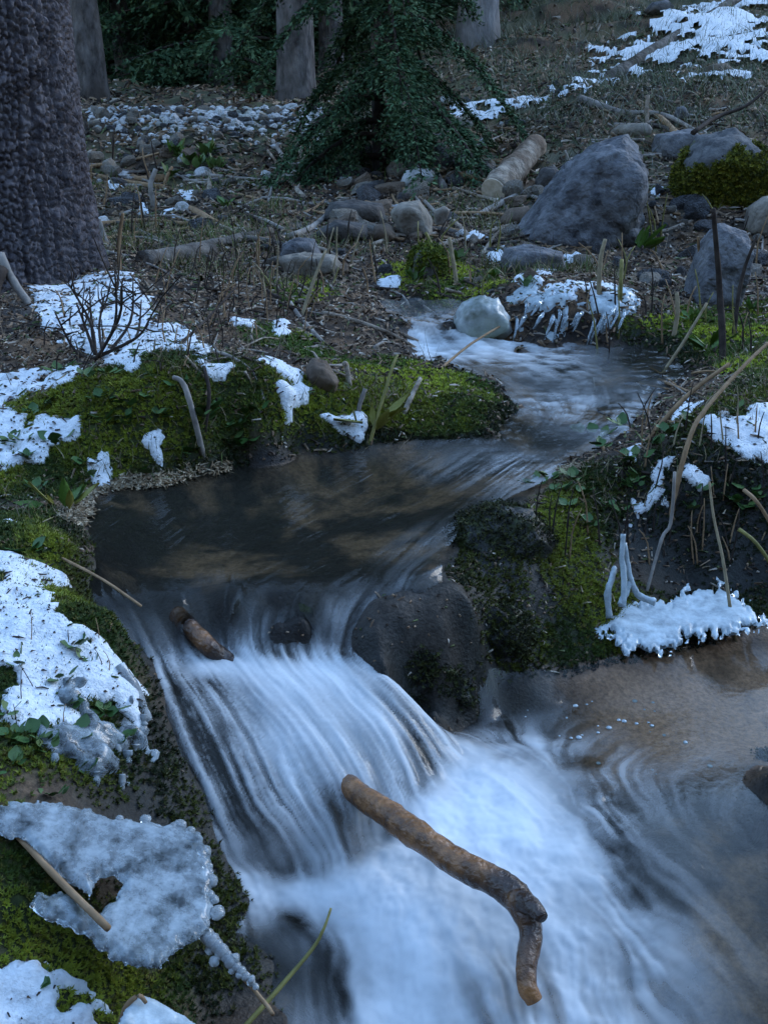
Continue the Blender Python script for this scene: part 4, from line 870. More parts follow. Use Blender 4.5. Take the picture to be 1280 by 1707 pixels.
snow('d', [[(-60,1610),(80,1606),(150,1628),(176,1665),(190,1720),(-60,1720)]], .012, 'thin snow at the bottom left corner', 30, .02, .02)
snow('ee', [[(1092,768),(1132,758),(1118,800),(1118,850),(1080,872),(1022,902),(1012,890),(1058,842)], [(1136,765),(1182,785),(1206,795),(1166,835),(1136,795)], [(1178,705),(1240,684),(1300,676),(1300,735),(1228,765),(1200,732)], [(1040,752),(1078,738),(1060,770),(1036,772)], [(1110,690),(1150,662),(1160,676),(1120,712)]], .010, 'snow patches among stems on the right bank', 17, .06, .022, -.004)
snow('ff', [[(930,150),(990,92),(1060,52),(1120,20),(1180,-10),(1320,-40),(1320,135),(1150,142),(1120,112),(960,160)]], .05, 'patchy snow on the grassy slope at upper right', 8, .8, .12, .26)
snow('gg', [[(690,165),(800,150),(900,170),(930,180),(850,200),(740,196)]], .03, 'sparse snow in the grass below the far pale trunk', 5, .30, .08, .16)
snow('hh', [[(860,505),(880,478),(960,472),(1050,482),(1050,505),(1000,515),(930,510)]], .012, 'snow on the bank above the frozen curtain', 20, .10, .03, .03)
if 0: snow('ii', [[(150,215),(240,190),(330,186),(430,200),(300,228),(180,245)]], .02, 'frost and thin snow on the rubble bank', 7, .25, .06, .12)
snow('kk', [[(300,318),(330,322),(322,334),(302,332)], [(232,340),(250,346),(244,356),(230,350)], [(275,355),(290,352),(288,362)], [(185,300),(198,298),(200,312),(186,314)], [(560,300),(590,296),(585,306)], [(640,470),(660,466),(662,478),(644,480)], [(1085,320),(1105,316),(1100,330)], [(940,430),(965,425),(968,440),(944,442)]], .02, 'tiny snow spots scattered on the brown slope', 16, .05, .03, -.01)
snow('jj', [[(808,425),(840,408),(835,440),(812,440)], [(855,470),(900,440),(930,452),(900,485)], [(770,395),(800,385),(810,400),(775,410)]], .02, 'little snow remnants around the flat low stone', 20, .04, .03, .0)

# ------------------------------------------------------------------ moss, litter, grass: uncountable ground cover
R_ = np.random.default_rng(21)
vis = (GXY[:, 1] > .75) & (np.abs(GXY[:, 0]) < .46*(GXY[:, 1]+.55))
dry = ~(under & (depth > .0))
def pick(weight, n):
    w = np.where(vis, weight, 0); w = w/w.sum(); k = R_.choice(len(w), n, p=w)
    e_ = .5*np.where(GXY[k, 1] < 3.1, .006, .004*GXY[k, 1])
    xy = GXY[k]+R_.normal(size=(n, 2))*e_[:, None]; z = GZ[k]
    z = z - ((xy-GXY[k])*GN[k, :2]).sum(1)/np.maximum(GN[k, 2], .3)
    return k, np.c_[xy, z]
SV = np.concatenate(SNOWV); SV = SV[SV[:, 1] < 5]; n = 1300; P = SV[R_.integers(len(SV), size=n)]
tv = np.array([(-.5, -.06, 0), (.5, -.04, .04), (.5, .05, .0), (-.5, .06, .04), (0, 0, .12)]); tf = np.array([[0, 1, 4], [1, 2, 4], [2, 3, 4], [3, 0, 4]])
pal = np.array([(.045, .03, .022), (.10, .066, .042), (.05, .08, .015), (.03, .03, .025)])
V, F, C = scatter(tv, tf, P+[0, 0, .001], rot_to(np.array([0, 0, 1])+R_.normal(size=(n, 3))*.3, R_.random(n)*6.28), np.c_[(.006+.03*R_.random(n)**4)*P[:, 1]/2.2, (.03+.04*R_.random(n))*P[:, 1]/3, np.full(n, .03)], pal[R_.integers(4, size=n)])
tag(link('needle_debris', mesh_np('needle_debris', V, F, smooth=False, colors={'tint': C}, mats=[M_['leafy']])), 'brown needles and bits fallen on the snow', kind='stuff')
# moss tufts
n = 70000; k, P = pick(moss*dry*sstep(5.8, 5.2, GXY[:, 1]), n)
nl = 6; a = np.arange(nl)*2.4; tv = []; 
for q in range(nl):
    d = np.array([math.cos(a[q])*.75, math.sin(a[q])*.75, .75 if q else 1.2]); s_ = np.array([-math.sin(a[q]), math.cos(a[q]), 0])
    tv += [d*.15-s_*.22, d*.15+s_*.22, d*1.0]
tv = np.array(tv); tf = np.arange(nl*3).reshape(-1, 3)
g1 = np.array([.032, .056, .007]); g2 = np.array([.19, .215, .018]); g3 = np.array([.14, .12, .025])
mixn = sstep(-.35, .45, fbm(P[:, :2]*5, 3, 61)*1.3+.5*R_.normal(size=n)*.3)[:, None]
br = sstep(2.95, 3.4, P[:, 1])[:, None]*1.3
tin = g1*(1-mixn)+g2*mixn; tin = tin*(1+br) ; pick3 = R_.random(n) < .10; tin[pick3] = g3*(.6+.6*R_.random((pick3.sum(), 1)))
tin = tin*(1-.75*np.clip(shore[k]*1.2, 0, 1))[:, None]  # darker on the wet shore and in the right bank's painted shade
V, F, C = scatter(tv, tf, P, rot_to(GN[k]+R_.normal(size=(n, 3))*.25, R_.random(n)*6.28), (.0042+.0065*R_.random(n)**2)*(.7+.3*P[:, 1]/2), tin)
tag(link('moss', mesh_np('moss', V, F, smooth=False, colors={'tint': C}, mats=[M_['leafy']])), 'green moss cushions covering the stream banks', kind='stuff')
# moss cushions standing on the wet rocks and the mossy boulder
def rock_moss(o, n, size, pal, thr, label):
    me = o.data; co = np.empty(len(me.vertices)*3); me.vertices.foreach_get('co', co); co = co.reshape(-1, 3)
    nr = np.empty(len(me.vertices)*3, np.float32); me.vertices.foreach_get('normal', nr); nr = nr.reshape(-1, 3).astype(float)
    at = np.empty(len(me.vertices), np.float32); me.attributes['moss'].data.foreach_get('value', at)
    ok = np.nonzero((at + .35*fbm(co*14, 3, 44) > thr) & (nr[:, 1] < .5) & (nr[:, 2] > -.5))[0]
    if len(ok) < 20: return
    k_ = ok[R_.integers(len(ok), size=n)]; p_ = np.array(pal)
    V, F, C = scatter(MTV, MTF, co[k_]+R_.normal(size=(n, 3))*size*.7, rot_to(nr[k_]+R_.normal(size=(n, 3))*.35, R_.random(n)*6.28), size*(.6+.8*R_.random(n)), p_[R_.integers(len(p_), size=n)]*(.6+.8*R_.random((n, 1))))
    c_ = link('moss_coat', mesh_np('moss_coat', V, F, smooth=False, colors={'tint': C}, mats=[M_['leafy']]), o); tag(c_, label, kind='stuff')
MTV, MTF = tv, tf
for lb, o_ in ROCKS.items():
    if 'with yellow green moss over its front' in lb: rock_moss(o_, 9000, .014, [(.05, .06, .006), (.13, .14, .012), (.17, .16, .015)], .45, 'yellow green moss coat')
    elif 'bright moss' in lb: rock_moss(o_, 1500, .012, [(.06, .09, .01), (.15, .18, .016)], .3, 'bright green moss coat')
    elif o_.data.materials[0].name == 'rock_wetmoss' and 'parting' not in lb: rock_moss(o_, 4600, .0055, [(.010, .012, .004), (.024, .030, .007), (.045, .05, .012)], .24, 'dark wet moss coat')
# litter: needles, bark chips, broken twigs
n = 52000; k, P = pick(dry*(1-.8*moss)*sstep(1.2, 3.4, GXY[:, 1])*sstep(14, 8, GXY[:, 1])+.05*dry*sstep(1.0, 2, GXY[:, 1])*sstep(5, 4, GXY[:, 1]), n)
tv = np.array([(-.5, -.06, 0), (.5, -.04, .04), (.5, .05, .0), (-.5, .06, .04), (0, 0, .12)]); tf = np.array([[0, 1, 4], [1, 2, 4], [2, 3, 4], [3, 0, 4]])
pal = np.array([(.035, .024, .017), (.14, .088, .052), (.24, .17, .11), (.38, .33, .27), (.07, .09, .03)])
tin = pal[R_.choice(5, n, p=(.33, .28, .2, .09, .1))]*(.6+.7*R_.random((n, 1)))
nr = GN[k]+R_.normal(size=(n, 3))*.45
V, F, C = scatter(tv, tf, P+np.array([0, 0, .004])*P[:, 1:2]/3, rot_to(nr, R_.random(n)*6.28), np.c_[(.010+.04*R_.random(n)**3)*P[:, 1]/3.6, (.05+.07*R_.random(n))*P[:, 1]/5, (.05+.05*R_.random(n))*P[:, 1]/5], tin)
tag(link('litter', mesh_np('litter', V, F, smooth=False, colors={'tint': C}, mats=[M_['leafy']])), 'brown needle litter and bark chips on the slope', kind='stuff')
# grass on the upper slope and by the water
def grass(n, w, h0, h1, pal, label, wid=.045, lean=.5, arch=.5):
    k, P = pick(w, n)
    s = np.linspace(0, 1, 4); tv = []
    for t in s: tv += [(-.5*(1-t)*wid, arch*t*t, t*(1-.35*t*arch)), (.5*(1-t)*wid, arch*t*t, t*(1-.35*t*arch))]
    tv = np.array(tv); tf = np.array([[0, 1, 3, 2], [2, 3, 5, 4], [4, 5, 7, 6]])
    pal = np.array(pal); tin = pal[R_.integers(len(pal), size=n)]*(.6+.7*R_.random((n, 1)))
    V, F, C = scatter(tv, tf, P, rot_to(np.array([0, 0, 1])+R_.normal(size=(n, 3))*lean, R_.random(n)*6.28), (h0+(h1-h0)*R_.random(n))*(.5+.5*np.minimum(P[:, 1], 9)/4), tin)
    return tag(link('grass', mesh_np('grass', V, F, smooth=False, colors={'tint': C}, mats=[M_['leafy']])), label, kind='stuff')
up = sstep(6.6, 8.0, GXY[:, 1])*sstep(22, 12, GXY[:, 1])*sstep(.3, 1.5, GXY[:, 0]+.15*(GXY[:, 1]-7)+fbm(GXY*1.2, 3, 15))
grass(20000, up, .05, .13, [(.08, .105, .05), (.12, .14, .08), (.16, .15, .10), (.06, .09, .035), (.2, .21, .17)], 'thin frosted grass on the upper slope', lean=.6)
grass(8000, dry*sstep(4.2, 4.6, GXY[:, 1])*sstep(8.5, 6.5, GXY[:, 1])*sstep(-.1, .5, fbm(GXY*1.7, 3, 19)), .03, .10, [(.05, .09, .015), (.08, .12, .025), (.11, .12, .03), (.16, .13, .06), (.24, .20, .12)], 'tufts of grass among the boulders', wid=.06)
grass(3600, dry*moss*sstep(5.2, 4.6, GXY[:, 1])*sstep(2.0, 2.4, GXY[:, 1])*sstep(-.1, .5, fbm(GXY*4, 3, 27)), .025, .075, [(.04, .075, .012), (.07, .10, .02), (.16, .13, .07), (.26, .21, .13)], 'short grass growing through the moss', wid=.06, lean=.8)
o_ = grass(2600, dry*sstep(2.5, 3.2, GXY[:, 1])*sstep(8.2, 7, GXY[:, 1])*sstep(-.25, .35, fbm(GXY*2.2, 3, 51)), .06, .17, [(.05, .032, .025), (.09, .06, .042), (.16, .12, .08), (.26, .21, .14)], 'tangle of fine dead stems over the bank and slope', wid=.018, lean=1.0, arch=.35); o_.name = 'dead_brush'
# bleached needles and stems washed up along the waterline
n = 2600; shoreb = sstep(-.030, -.006, depth)*sstep(.004, -.004, depth)
right = (GXY[:, 0] > .28) & (GXY[:, 1] > 1.7) & (GXY[:, 1] < 2.6); leftp = (GXY[:, 0] < -.4) & (GXY[:, 1] > 2.2) & (GXY[:, 1] < 2.7)
k, P = pick(shoreb*near*(right+.5*leftp) + .0008*right*dry, n)
tv = np.array([(-.5, -.05, 0), (.5, -.03, .04), (.5, .03, .0), (-.5, .05, .04), (0, 0, .12)]); tf = np.array([[0, 1, 4], [1, 2, 4], [2, 3, 4], [3, 0, 4]])
pal = np.array([(.28, .22, .14), (.36, .30, .21), (.16, .11, .06)]); tin = pal[R_.integers(3, size=n)]*(.5+.7*R_.random((n, 1)))
V, F, C = scatter(tv, tf, P+[0, 0, .004], rot_to(GN[k]*.5+[0, 0, .6]+R_.normal(size=(n, 3))*.3, R_.random(n)*6.28), np.c_[.010+.022*R_.random(n), np.full(n, .045), np.full(n, .03)], tin)
tag(link('washed_straw', mesh_np('washed_straw', V, F, smooth=False, colors={'tint': C}, mats=[M_['leafy']])), 'pale washed up straw along the waterline', kind='stuff')
# ------------------------------------------------------------------ sticks, stalks and stems
def pxr(r, Y): return r*Y*1.06/1750
RS = np.random.default_rng(33)
def stick(pts, r0, r1, mat, label, cat='stick', group=None, name='stick', sides=7, wob=.004, anchor=None, sink=.02, sub=4):
    """pts: (photo x, photo y, dY relative to the anchored first point); radii in photo pixels"""
    b0 = hit(*pts[0][:2]) if anchor is None else at_y(pts[0][0], pts[0][1], anchor)
    Y0 = b0[1]; P = []
    for q in pts:
        dy = q[2] if len(q) > 2 else 0.0
        P.append(at_y(q[0], q[1], Y0+dy))
    P = np.array(P); P[0, 2] -= sink*min(1, Y0/3)
    n = len(P)
    if n == 2: P = np.array([P[0], (P[0]+P[1])/2, P[1]]); n = 3
    P[1:] += RS.normal(size=(n-1, 3))*wob*Y0/3
    V, fl = tube(P-P[0], np.linspace(pxr(r0, Y0), pxr(r1, Y0), n), sides, .22, int(RS.integers(99)), True, sub, 60)
    o = link(name, mesh_np(name, V, fl, mats=[mat]), loc=P[0]); return tag(o, label, cat, group)
def lie(pts, *a, **k):                     # a stick whose points all rest on the ground
    H = hits(pts); base = H[0][1]
    q = [(p[0], p[1]-3, h[1]-base) for p, h in zip(pts, H)]
    return stick(q, *a, anchor=base, sink=0, **k)
w = M_
stick([(0,415),(22,470,-.05),(58,520,-.1),(78,560,-.15)], 8, 5, w['wood_grey'], 'crooked grey root leaning against the thick trunk at left', 'root', anchor=3.8)
stick([(2,440),(-6,500,-.1),(10,560,-.15)], 10, 7, w['wood_dark'], 'dark crooked root at the far left edge below the trunk', 'root', anchor=3.75)
stick([(42,672),(90,645,.05),(140,605,.25),(205,568,.5)], 3, 1.5, w['wood_straw'], 'long pale curved stem over the left snow')
stick([(339,752),(322,680,.0),(308,640,.02),(290,628,.04)], 5.5, 4, w['wood_grey'], 'grey bent stick standing against the mossy bank above the pool')
stick([(340,712),(345,655,.02),(340,610,.1)], 4, 3, w['wood_dark'], 'dark stick right behind the grey bent stick on the moss')
lie([(308,598),(330,618),(347,640)], 4, 3, w['wood_pale'], 'short pale stick lying at the edge of the left snow')
lie([(348,588),(385,600),(420,622),(441,668)], 4, 2.5, w['wood_grey'], 'pale grey branch lying over the front of the mossy bank')
lie([(408,622),(420,645),(431,672)], 3, 2.5, w['wood_pale'], 'short pale twig beside the grey branch on the mossy bank')
stick([(250,604),(318,556,.3),(352,520,.5),(396,478,.7)], 3, 1.8, w['wood_dark'], 'long dark twig slanting up from the left snow to the right')
stick([(500,527),(520,475,.05),(545,418,.1)], 3, 2.2, w['wood_straw'], 'straw coloured stalk leaning right above the moss strip', 'stalk')
lie([(538,524),(590,538),(640,556),(692,582)], 4, 2.5, w['wood_pale'], 'long pale branch lying towards the upper fall')
lie([(484,508),(505,535),(537,573)], 4, 3, w['wood_grey'], 'grey stick lying across the moss strip below the pale branch')
stick([(585,645),(578,615,.02),(574,606,.02)], 4, 4.5, w['wood_pale'], 'short pale stub standing right of the brown stone')
stick([(598,692),(607,650,.03)], 4, 4, w['wood_grey'], 'short grey stub standing in moss above the middle pool')
stick([(668,692),(684,660,.05),(702,633,.1)], 5, 3.5, w['wood_pale'], 'pale grey stub leaning right on the mossy point')
stick([(612,742),(632,690,.05),(655,610,.12),(662,590,.15)], 3.5, 2, w['stalk_green'], 'yellow green stalk standing at the far edge of the middle pool', 'stalk')
stick([(715,622),(790,572,.35),(877,518,.75)], 2.6, 1.8, w['wood_tan'], 'thin brown stem arching across the upper reach')
stick([(1095,627),(1130,570,.05),(1180,508,.1)], 3.2, 2.2, w['wood_straw'], 'straw stalk leaning right beside the upper reach', 'stalk')
stick([(1068,738),(1140,670,.05),(1216,606,.1)], 4.8, 3.2, w['wood_tan'], 'straight brown branch leaning over the upper right bank', 'branch')
stick([(1116,862),(1145,742,.05),(1178,678,.12),(1262,588,.3),(1300,560,.4)], 4.6, 3, w['wood_tan'], 'longer bent brown branch rising from the right snow patch', 'branch')
stick([(1075,988),(1105,900,.06),(1116,866,.08),(1128,785,.1)], 3.2, 3, w['wood_grey'], 'frosted grey stick rising from the ice shelf to the snow', 'stick')
stick([(1228,1072),(1215,995,.04),(1205,930,.06),(1190,860,.08),(1178,805,.1)], 3.4, 2, w['wood_straw'], 'straw stalk standing at the right end of the ice shelf', 'stalk')
stick([(1206,602),(1200,500,.1),(1192,420,.1),(1188,345,.1)], 6, 3.5, w['wood_dark'], 'thick dark upright stem in front of the pointed slab', 'stem')
stick([(1190,500),(1172,440,.05),(1160,398,.05)], 3, 2, w['wood_tan'], 'brown stem leaning left before the pointed slab', 'stem')
stick([(1222,560),(1232,470,.08),(1262,390,.1)], 4, 2, w['wood_dark'], 'dark thin stem leaning right before the pointed slab', 'stem')
stick([(1120,562),(1128,488,.05)], 4, 3, w['wood_straw'], 'short straw stub on the moss right of the frozen curtain', 'stalk')
stick([(762,472),(752,430,.03),(744,398,.05)], 3.5, 3, w['wood_straw'], 'straw stalk by the moss coated stone', 'stalk')
stick([(735,450),(722,410,.03),(712,385,.05)], 3, 2.4, w['stalk_green'], 'green brown stalk just left of the straw stalk by the moss coated stone', 'stalk')
stick([(998,498),(1002,440,.03),(1006,398,.05)], 4, 3, w['wood_straw'], 'straw stalk above the snow of the frozen curtain', 'stalk')
stick([(1034,500),(1036,430,.03)], 3.4, 3, w['stalk_green'], 'olive stalk right of the straw stalk above the frozen curtain', 'stalk')
lie([(938,486),(975,480),(1012,474)], 3, 2, w['frost'], 'white frosted twig lying on the snow above the frozen curtain', cat='twig')
lie([(802,430),(830,395),(862,368)], 3.5, 2.5, w['wood_pale'], 'pale slender pole leaning against the largest boulder', cat='pole')
stick([(1232,872),(1258,905,-.03),(1290,950,-.05)], 3.5, 3, w['stalk_green'], 'olive stalk crossing the dark right bank at the edge', 'stalk', anchor=2.36)
stick([(1240,806),(1262,840,-.03),(1292,885,-.05)], 3.5, 3, w['wood_tan'], 'brown stalk above the olive stalk at the right edge', 'stalk', anchor=2.38)
stick([(1165,432),(1215,400,.3),(1250,385,.6)], 3.5, 2, w['wood_dark'], 'dark twig over the mossy boulder foot', 'twig')
stick([(1155,425-210),(1190,405-210,.3),(1240,400-225,.4),(1282,290-145,.5)], 4, 2, w['wood_dark'], 'dark bare branch above the mossy boulder', 'branch', anchor=6.6)
lie([(480,228),(495,252),(508,272)], 6, 4, w['wood_pale'], 'pale broken branch stub below the rubble bank under the young spruce', cat='branch')
lie([(455,238),(475,262),(492,282)], 3.5, 3, w['wood_grey'], 'grey broken stick left of the pale broken branch stub', cat='stick')
stick([(258,345),(256,310,.02),(260,285,.05)], 4, 3.5, w['wood_grey'], 'grey standing stub on the slope right of the thick trunk', 'stub')
stick([(272,310),(280,295,.02),(288,280,.05)], 3, 2.5, w['wood_tan'], 'thin leaning twig beside the grey standing stub', 'twig')
stick([(200,452),(200,400,.05),(203,360,.05)], 3.5, 2.5, w['wood_tan'], 'upright brown stem just right of the thick trunk', 'stem')
stick([(137,385),(128,355,.0),(118,335,.0)], 5, 3.5, w['wood_grey'], 'pale root curving at the right foot of the thick trunk', 'root')
stick([(182,408),(170,390,.03),(167,365,.05)], 4.5, 3, w['wood_grey'], 'grey stub between thick trunk and upright brown stem', 'stub')
stick([(1080,210),(1078,160,.05)], 3.5, 3, w['wood_pale'], 'pale stub on the slope above the long grey stone', 'stub')
# foreground stems
stick([(98,918),(170,962,-.12),(238,1012,-.22)], 2.4, 2.2, w['wood_tan'], 'thin brown stem leaning from the near snow bank into the water', 'stem')
stick([(398,1716),(470,1642,.05),(520,1580,.09),(538,1550,.10),(552,1517,.12)], 6.0, 2.5, w['stalk_green'], 'yellow green stalk rising from the bottom edge before the foam', 'stalk', anchor=.99)
stick([(10,1372),(95,1462,-.09),(180,1548,-.17)], 6, 7, w['wood_tan'], 'tan stem frozen into the near ice sheet', 'stem', anchor=1.175, sink=0, wob=.001)
stick([(300,1512),(372,1592,-.06),(440,1668,-.10),(455,1690,-.12)], 4.5, 4, w['wood_tan'], 'tan stem poking out from under the near ice sheet with ice beads', 'stem', anchor=1.10, sink=0, wob=.001)
# bare dark shrub in the left snow
sb = hit(165, 598); e = empty('bare_shrub', sb); tag(e, 'bare dark many stemmed shrub standing in the left snow', 'shrub')
for (tip, mid) in [((112,468),(140,540)), ((150,478),(150,540)), ((192,452),(185,530)), ((204,476),(200,540)), ((128,505),(150,565)), ((236,500),(215,560)), ((175,490),(172,545)), ((92,520),(130,575)), ((222,470),(200,530)), ((248,540),(220,580))]:
    k_ = RS.normal()*.1; P = np.array([[0, 0, 0], at_y(*mid, sb[1]+k_)-sb, at_y(*tip, sb[1]+2*k_)-sb]); P[0] = RS.normal(size=3)*.012*[1, 1, 0]; P[1] += RS.normal(size=3)*.015
    parts = [tube(P, [pxr(3.2, sb[1]), pxr(2.4, sb[1]), pxr(1.2, sb[1])], 6, .15, 3, True, 4)]
    for _ in range(3):
        t = .35+.5*RS.random(); q = P[1]+(P[2]-P[1])*t; d = RS.normal(size=3)*[.05, .05, .03]+[0, 0, .06]
        parts.append(tube(np.array([q, q+d*.6+RS.normal(size=3)*.008, q+d*1.3]), [pxr(1.6, sb[1]), pxr(1.2, sb[1]), pxr(.7, sb[1])], 5, 0, 0, True, 2))
    v_, f_ = merge(parts); link('stem', mesh_np('stem', v_, f_, mats=[w['wood_dark']]), e)
# small stems of no special shape, by place
MN = {'wood_straw': 'straw coloured', 'wood_dark': 'dark', 'wood_tan': 'brown', 'stalk_green': 'olive', 'wood_grey': 'grey', 'wood_pale': 'pale'}
def stems(n, fx, hgt, rr, mats, label, group, leanx=14, cat='stem'):
    for _ in range(n):
        mk = mats[RS.integers(len(mats))]; px, py = fx(RS); h_ = hgt*(.5+.9*RS.random()); dx = RS.normal()*leanx
        stick([(px, py), (px+dx*.4, py-h_*.55, .02), (px+dx, py-h_, .03)], rr*.75, rr*.3, w[mk], where(px, py-h_*.5, ('tall ' if h_ > hgt else 'short ')+MN[mk]+' stem'), cat, group, 'dry_stem', 5, .006, sub=2)
def twigs(n, fx, ln, rr, mats, label, group):
    for _ in range(n):
        mk = mats[RS.integers(len(mats))]; px, py = fx(RS); a_ = RS.normal()*.55+(0 if RS.random() < .5 else 2.4); l_ = ln*(.4+RS.random())
        dx, dy = l_*math.cos(a_), -l_*.5*math.sin(a_)
        lie([(px-dx/2, py-dy/2), (px, py+RS.normal()*3), (px+dx/2, py+dy/2)], rr*(.7+.6*RS.random()), rr*.45, w[mk], where(px, py, ('long ' if l_ > ln*.9 else 'short ')+MN[mk]+' lying twig'), cat='twig', group=group, name='twig', sides=5, sub=2)
stems(46, lambda r: (430+r.random()*420, 410+r.random()*90), 55, 2.6, ('wood_straw', 'wood_dark', 'wood_tan', 'stalk_green'), 'thin dry stem among the stones above the upper fall', 'dry stems above the upper fall')
stems(44, lambda r: (980+r.random()*300, 390+r.random()*220), 65, 2.4, ('wood_dark', 'wood_dark', 'wood_tan', 'stalk_green'), 'thin dry stem below the boulders on the right', 'dry stems below the boulders')
stems(40, lambda r: (60+r.random()*420, 500+r.random()*130), 45, 2.3, ('wood_dark', 'wood_dark', 'wood_tan'), 'thin dark stem in the snow and moss of the left bank', 'stems on the left bank')
stems(26, lambda r: (890+r.random()*330, 880+r.random()*70), 75, 2.6, ('wood_dark', 'wood_tan', 'wood_dark'), 'thin stem hanging in the dark hollow of the right bank', 'stems in the right hollow', 14)
stems(24, lambda r: (1050+r.random()*230, 690+r.random()*150), 70, 2.4, ('wood_dark', 'wood_tan', 'wood_straw'), 'thin stem in the snow of the right bank', 'stems in the right snow', 18)
stems(13, lambda r: (20+r.random()*180, 1050+r.random()*180), 48, 1.7, ('wood_dark', 'wood_tan'), 'short dark sprig poking through the near left snow', 'sprigs in the near snow', 20)
stems(14, lambda r: (150+r.random()*120, 280+r.random()*130), 60, 2.2, ('wood_dark', 'wood_tan'), 'thin stem on the slope beside the thick trunk', 'stems beside the trunk', 8)
twigs(70, lambda r: (200+r.random()*420, 250+r.random()*200), 85, 3.0, ('wood_grey', 'wood_dark', 'wood_tan', 'wood_grey'), 'dead twig lying on the brown slope left of the tan stone', 'twigs on the left slope')
twigs(60, lambda r: (600+r.random()*300, 215+r.random()*190), 100, 3.4, ('wood_grey', 'wood_dark', 'wood_pale', 'wood_tan'), 'dead twig in the debris around the pale log', 'twigs around the log')
twigs(50, lambda r: (880+r.random()*400, 160+r.random()*260), 75, 2.6, ('wood_grey', 'wood_dark', 'wood_tan'), 'dead twig on the slope around the boulders', 'twigs around the boulders')
twigs(40, lambda r: (380+r.random()*420, 460+r.random()*170), 60, 2.8, ('wood_grey', 'wood_pale', 'wood_dark'), 'dead twig on the moss left of the upper fall', 'twigs on the upper moss')
stems(58, lambda r: (250+r.random()*270, 440+r.random()*120), 62, 1.6, ('wood_dark', 'wood_dark', 'wood_tan'), 'thin reddish stem in the thicket right of the left snow', 'stems in the left thicket', 16)
twigs(30, lambda r: (240+r.random()*300, 440+r.random()*180), 60, 2.3, ('wood_grey', 'wood_pale', 'wood_dark'), 'dead twig in the thicket right of the left snow', 'twigs in the left thicket')
twigs(26, lambda r: (980+r.random()*300, 620+r.random()*200), 65, 2.6, ('wood_tan', 'wood_grey', 'wood_dark'), 'dead twig tangled on the right bank', 'twigs on the right bank')

for k in range(30):
    px, py = (180+RS.random()*420, 240+RS.random()*190) if k < 13 else (590+RS.random()*300, 220+RS.random()*190) if k < 23 else (960+RS.random()*300, 170+RS.random()*260)
    a_ = RS.normal()*.5+(0 if k % 2 else 2.5); l_ = 60+RS.random()*70; dx, dy = l_*math.cos(a_), -l_*.6*math.sin(a_); mk = ('wood_grey', 'wood_pale', 'log_bark', 'wood_tan')[RS.integers(4)]
    lie([(px-dx, py-dy), (px-dx*.3, py-dy*.3+RS.normal()*4), (px+dx*.4, py+dy*.4+RS.normal()*4), (px+dx, py+dy)], 4+3*RS.random(), 2, w[mk], where(px, py, ('long ' if l_ > 95 else '')+{'wood_grey': 'grey', 'wood_pale': 'pale', 'log_bark': 'dark barked', 'wood_tan': 'brown'}[mk]+' dead branch'), cat='branch', group='dead branches on the slope', name='dead_branch', sides=8, sub=4)
# ------------------------------------------------------------------ the wet branch lying through the fall
bp_ = [(296,1024,.205),(318,1048,.195),(348,1078,.18),(378,1102,.150),(430,1150,.125),(500,1225,.085),(560,1292,.055),(590,1318,.066),(640,1352,.080),(700,1395,.085),(760,1437,.08),(810,1462,.08),(848,1484,.078),(874,1515,.07),(884,1555,.052),(878,1600,.035),(878,1640,.018),(890,1668,.0)]
Q = np.array([at_z(*q) for q in bp_]); base = Q[9].copy(); base[2] = 0
rr = np.array([18,19,18,18,19,20,20,21,23,24,24,24,25,25,20,17,17,15])*np.linspace(1.95, 1.52, 18)/1750*.93
V, fl = tube(Q-base, rr, 18, .16, 8, True, 8, 40)
e = empty('wet_branch', base); tag(e, 'wet brown kinked branch lying through the fall into the foam', 'branch')
link('wood', mesh_np('wood', V, fl, mats=[w['wood_wet']]), e)
kn = np.array([at_z(862, 1500, .078), at_z(886, 1512, .09), at_z(905, 1530, .092)])-base
V, fl = tube(kn, [.020, .014, .008], 12, .2, 4, True, 4); link('knot_stub', mesh_np('knot_stub', V, fl, mats=[w['wood_wet']]), e)

# ------------------------------------------------------------------ ice
def ice_mat(name, c, trans, rough, white):
    m, nt, N, L = new_mat(name)
    out = nd(nt, 'ShaderNodeOutputMaterial'); b = nd(nt, 'ShaderNodeBsdfPrincipled', i_Roughness=rough, i_IOR=1.31)
    tc = nd(nt, 'ShaderNodeTexCoord'); n1 = nd(nt, 'ShaderNodeTexNoise', i_Scale=28.0, i_Detail=6.0, i_Roughness=.7); L.new(tc.outputs['Object'], n1.inputs[0])
    r = nd(nt, 'ShaderNodeMapRange'); r.inputs[1].default_value = .35; r.inputs[2].default_value = .65; r.inputs[3].default_value = trans; r.inputs[4].default_value = max(0, trans-white); L.new(n1.outputs[0], r.inputs[0])
    L.new(r.outputs[0], b.inputs['Transmission Weight'])
    b.inputs['Base Color'].default_value = (*c, 1); b.inputs['Subsurface Weight'].default_value = .0; b.inputs['Specular IOR Level'].default_value = .6
    n2 = nd(nt, 'ShaderNodeTexNoise', i_Scale=170.0, i_Detail=4.0); L.new(tc.outputs['Object'], n2.inputs[0])
    bp = nd(nt, 'ShaderNodeBump', i_Strength=.22, i_Distance=.003); L.new(n2.outputs[0], bp.inputs['Height']); L.new(bp.outputs[0], b.inputs['Normal'])
    L.new(b.outputs[0], out.inputs[0]); return m
M_['ice'] = ice_mat('ice', (.55, .64, .69), .97, .5, .5); M_['ice'].node_tree.nodes['Bump'].inputs['Strength'].default_value = .1; M_['ice'].node_tree.nodes['Principled BSDF'].inputs['Roughness'].default_value = .16
M_['ice_clear'] = ice_mat('ice_clear', (.80, .86, .88), .85, .12, .25)
M_['ice_white'] = ice_mat('ice_white', (.52, .61, .65), .55, .2, .45)
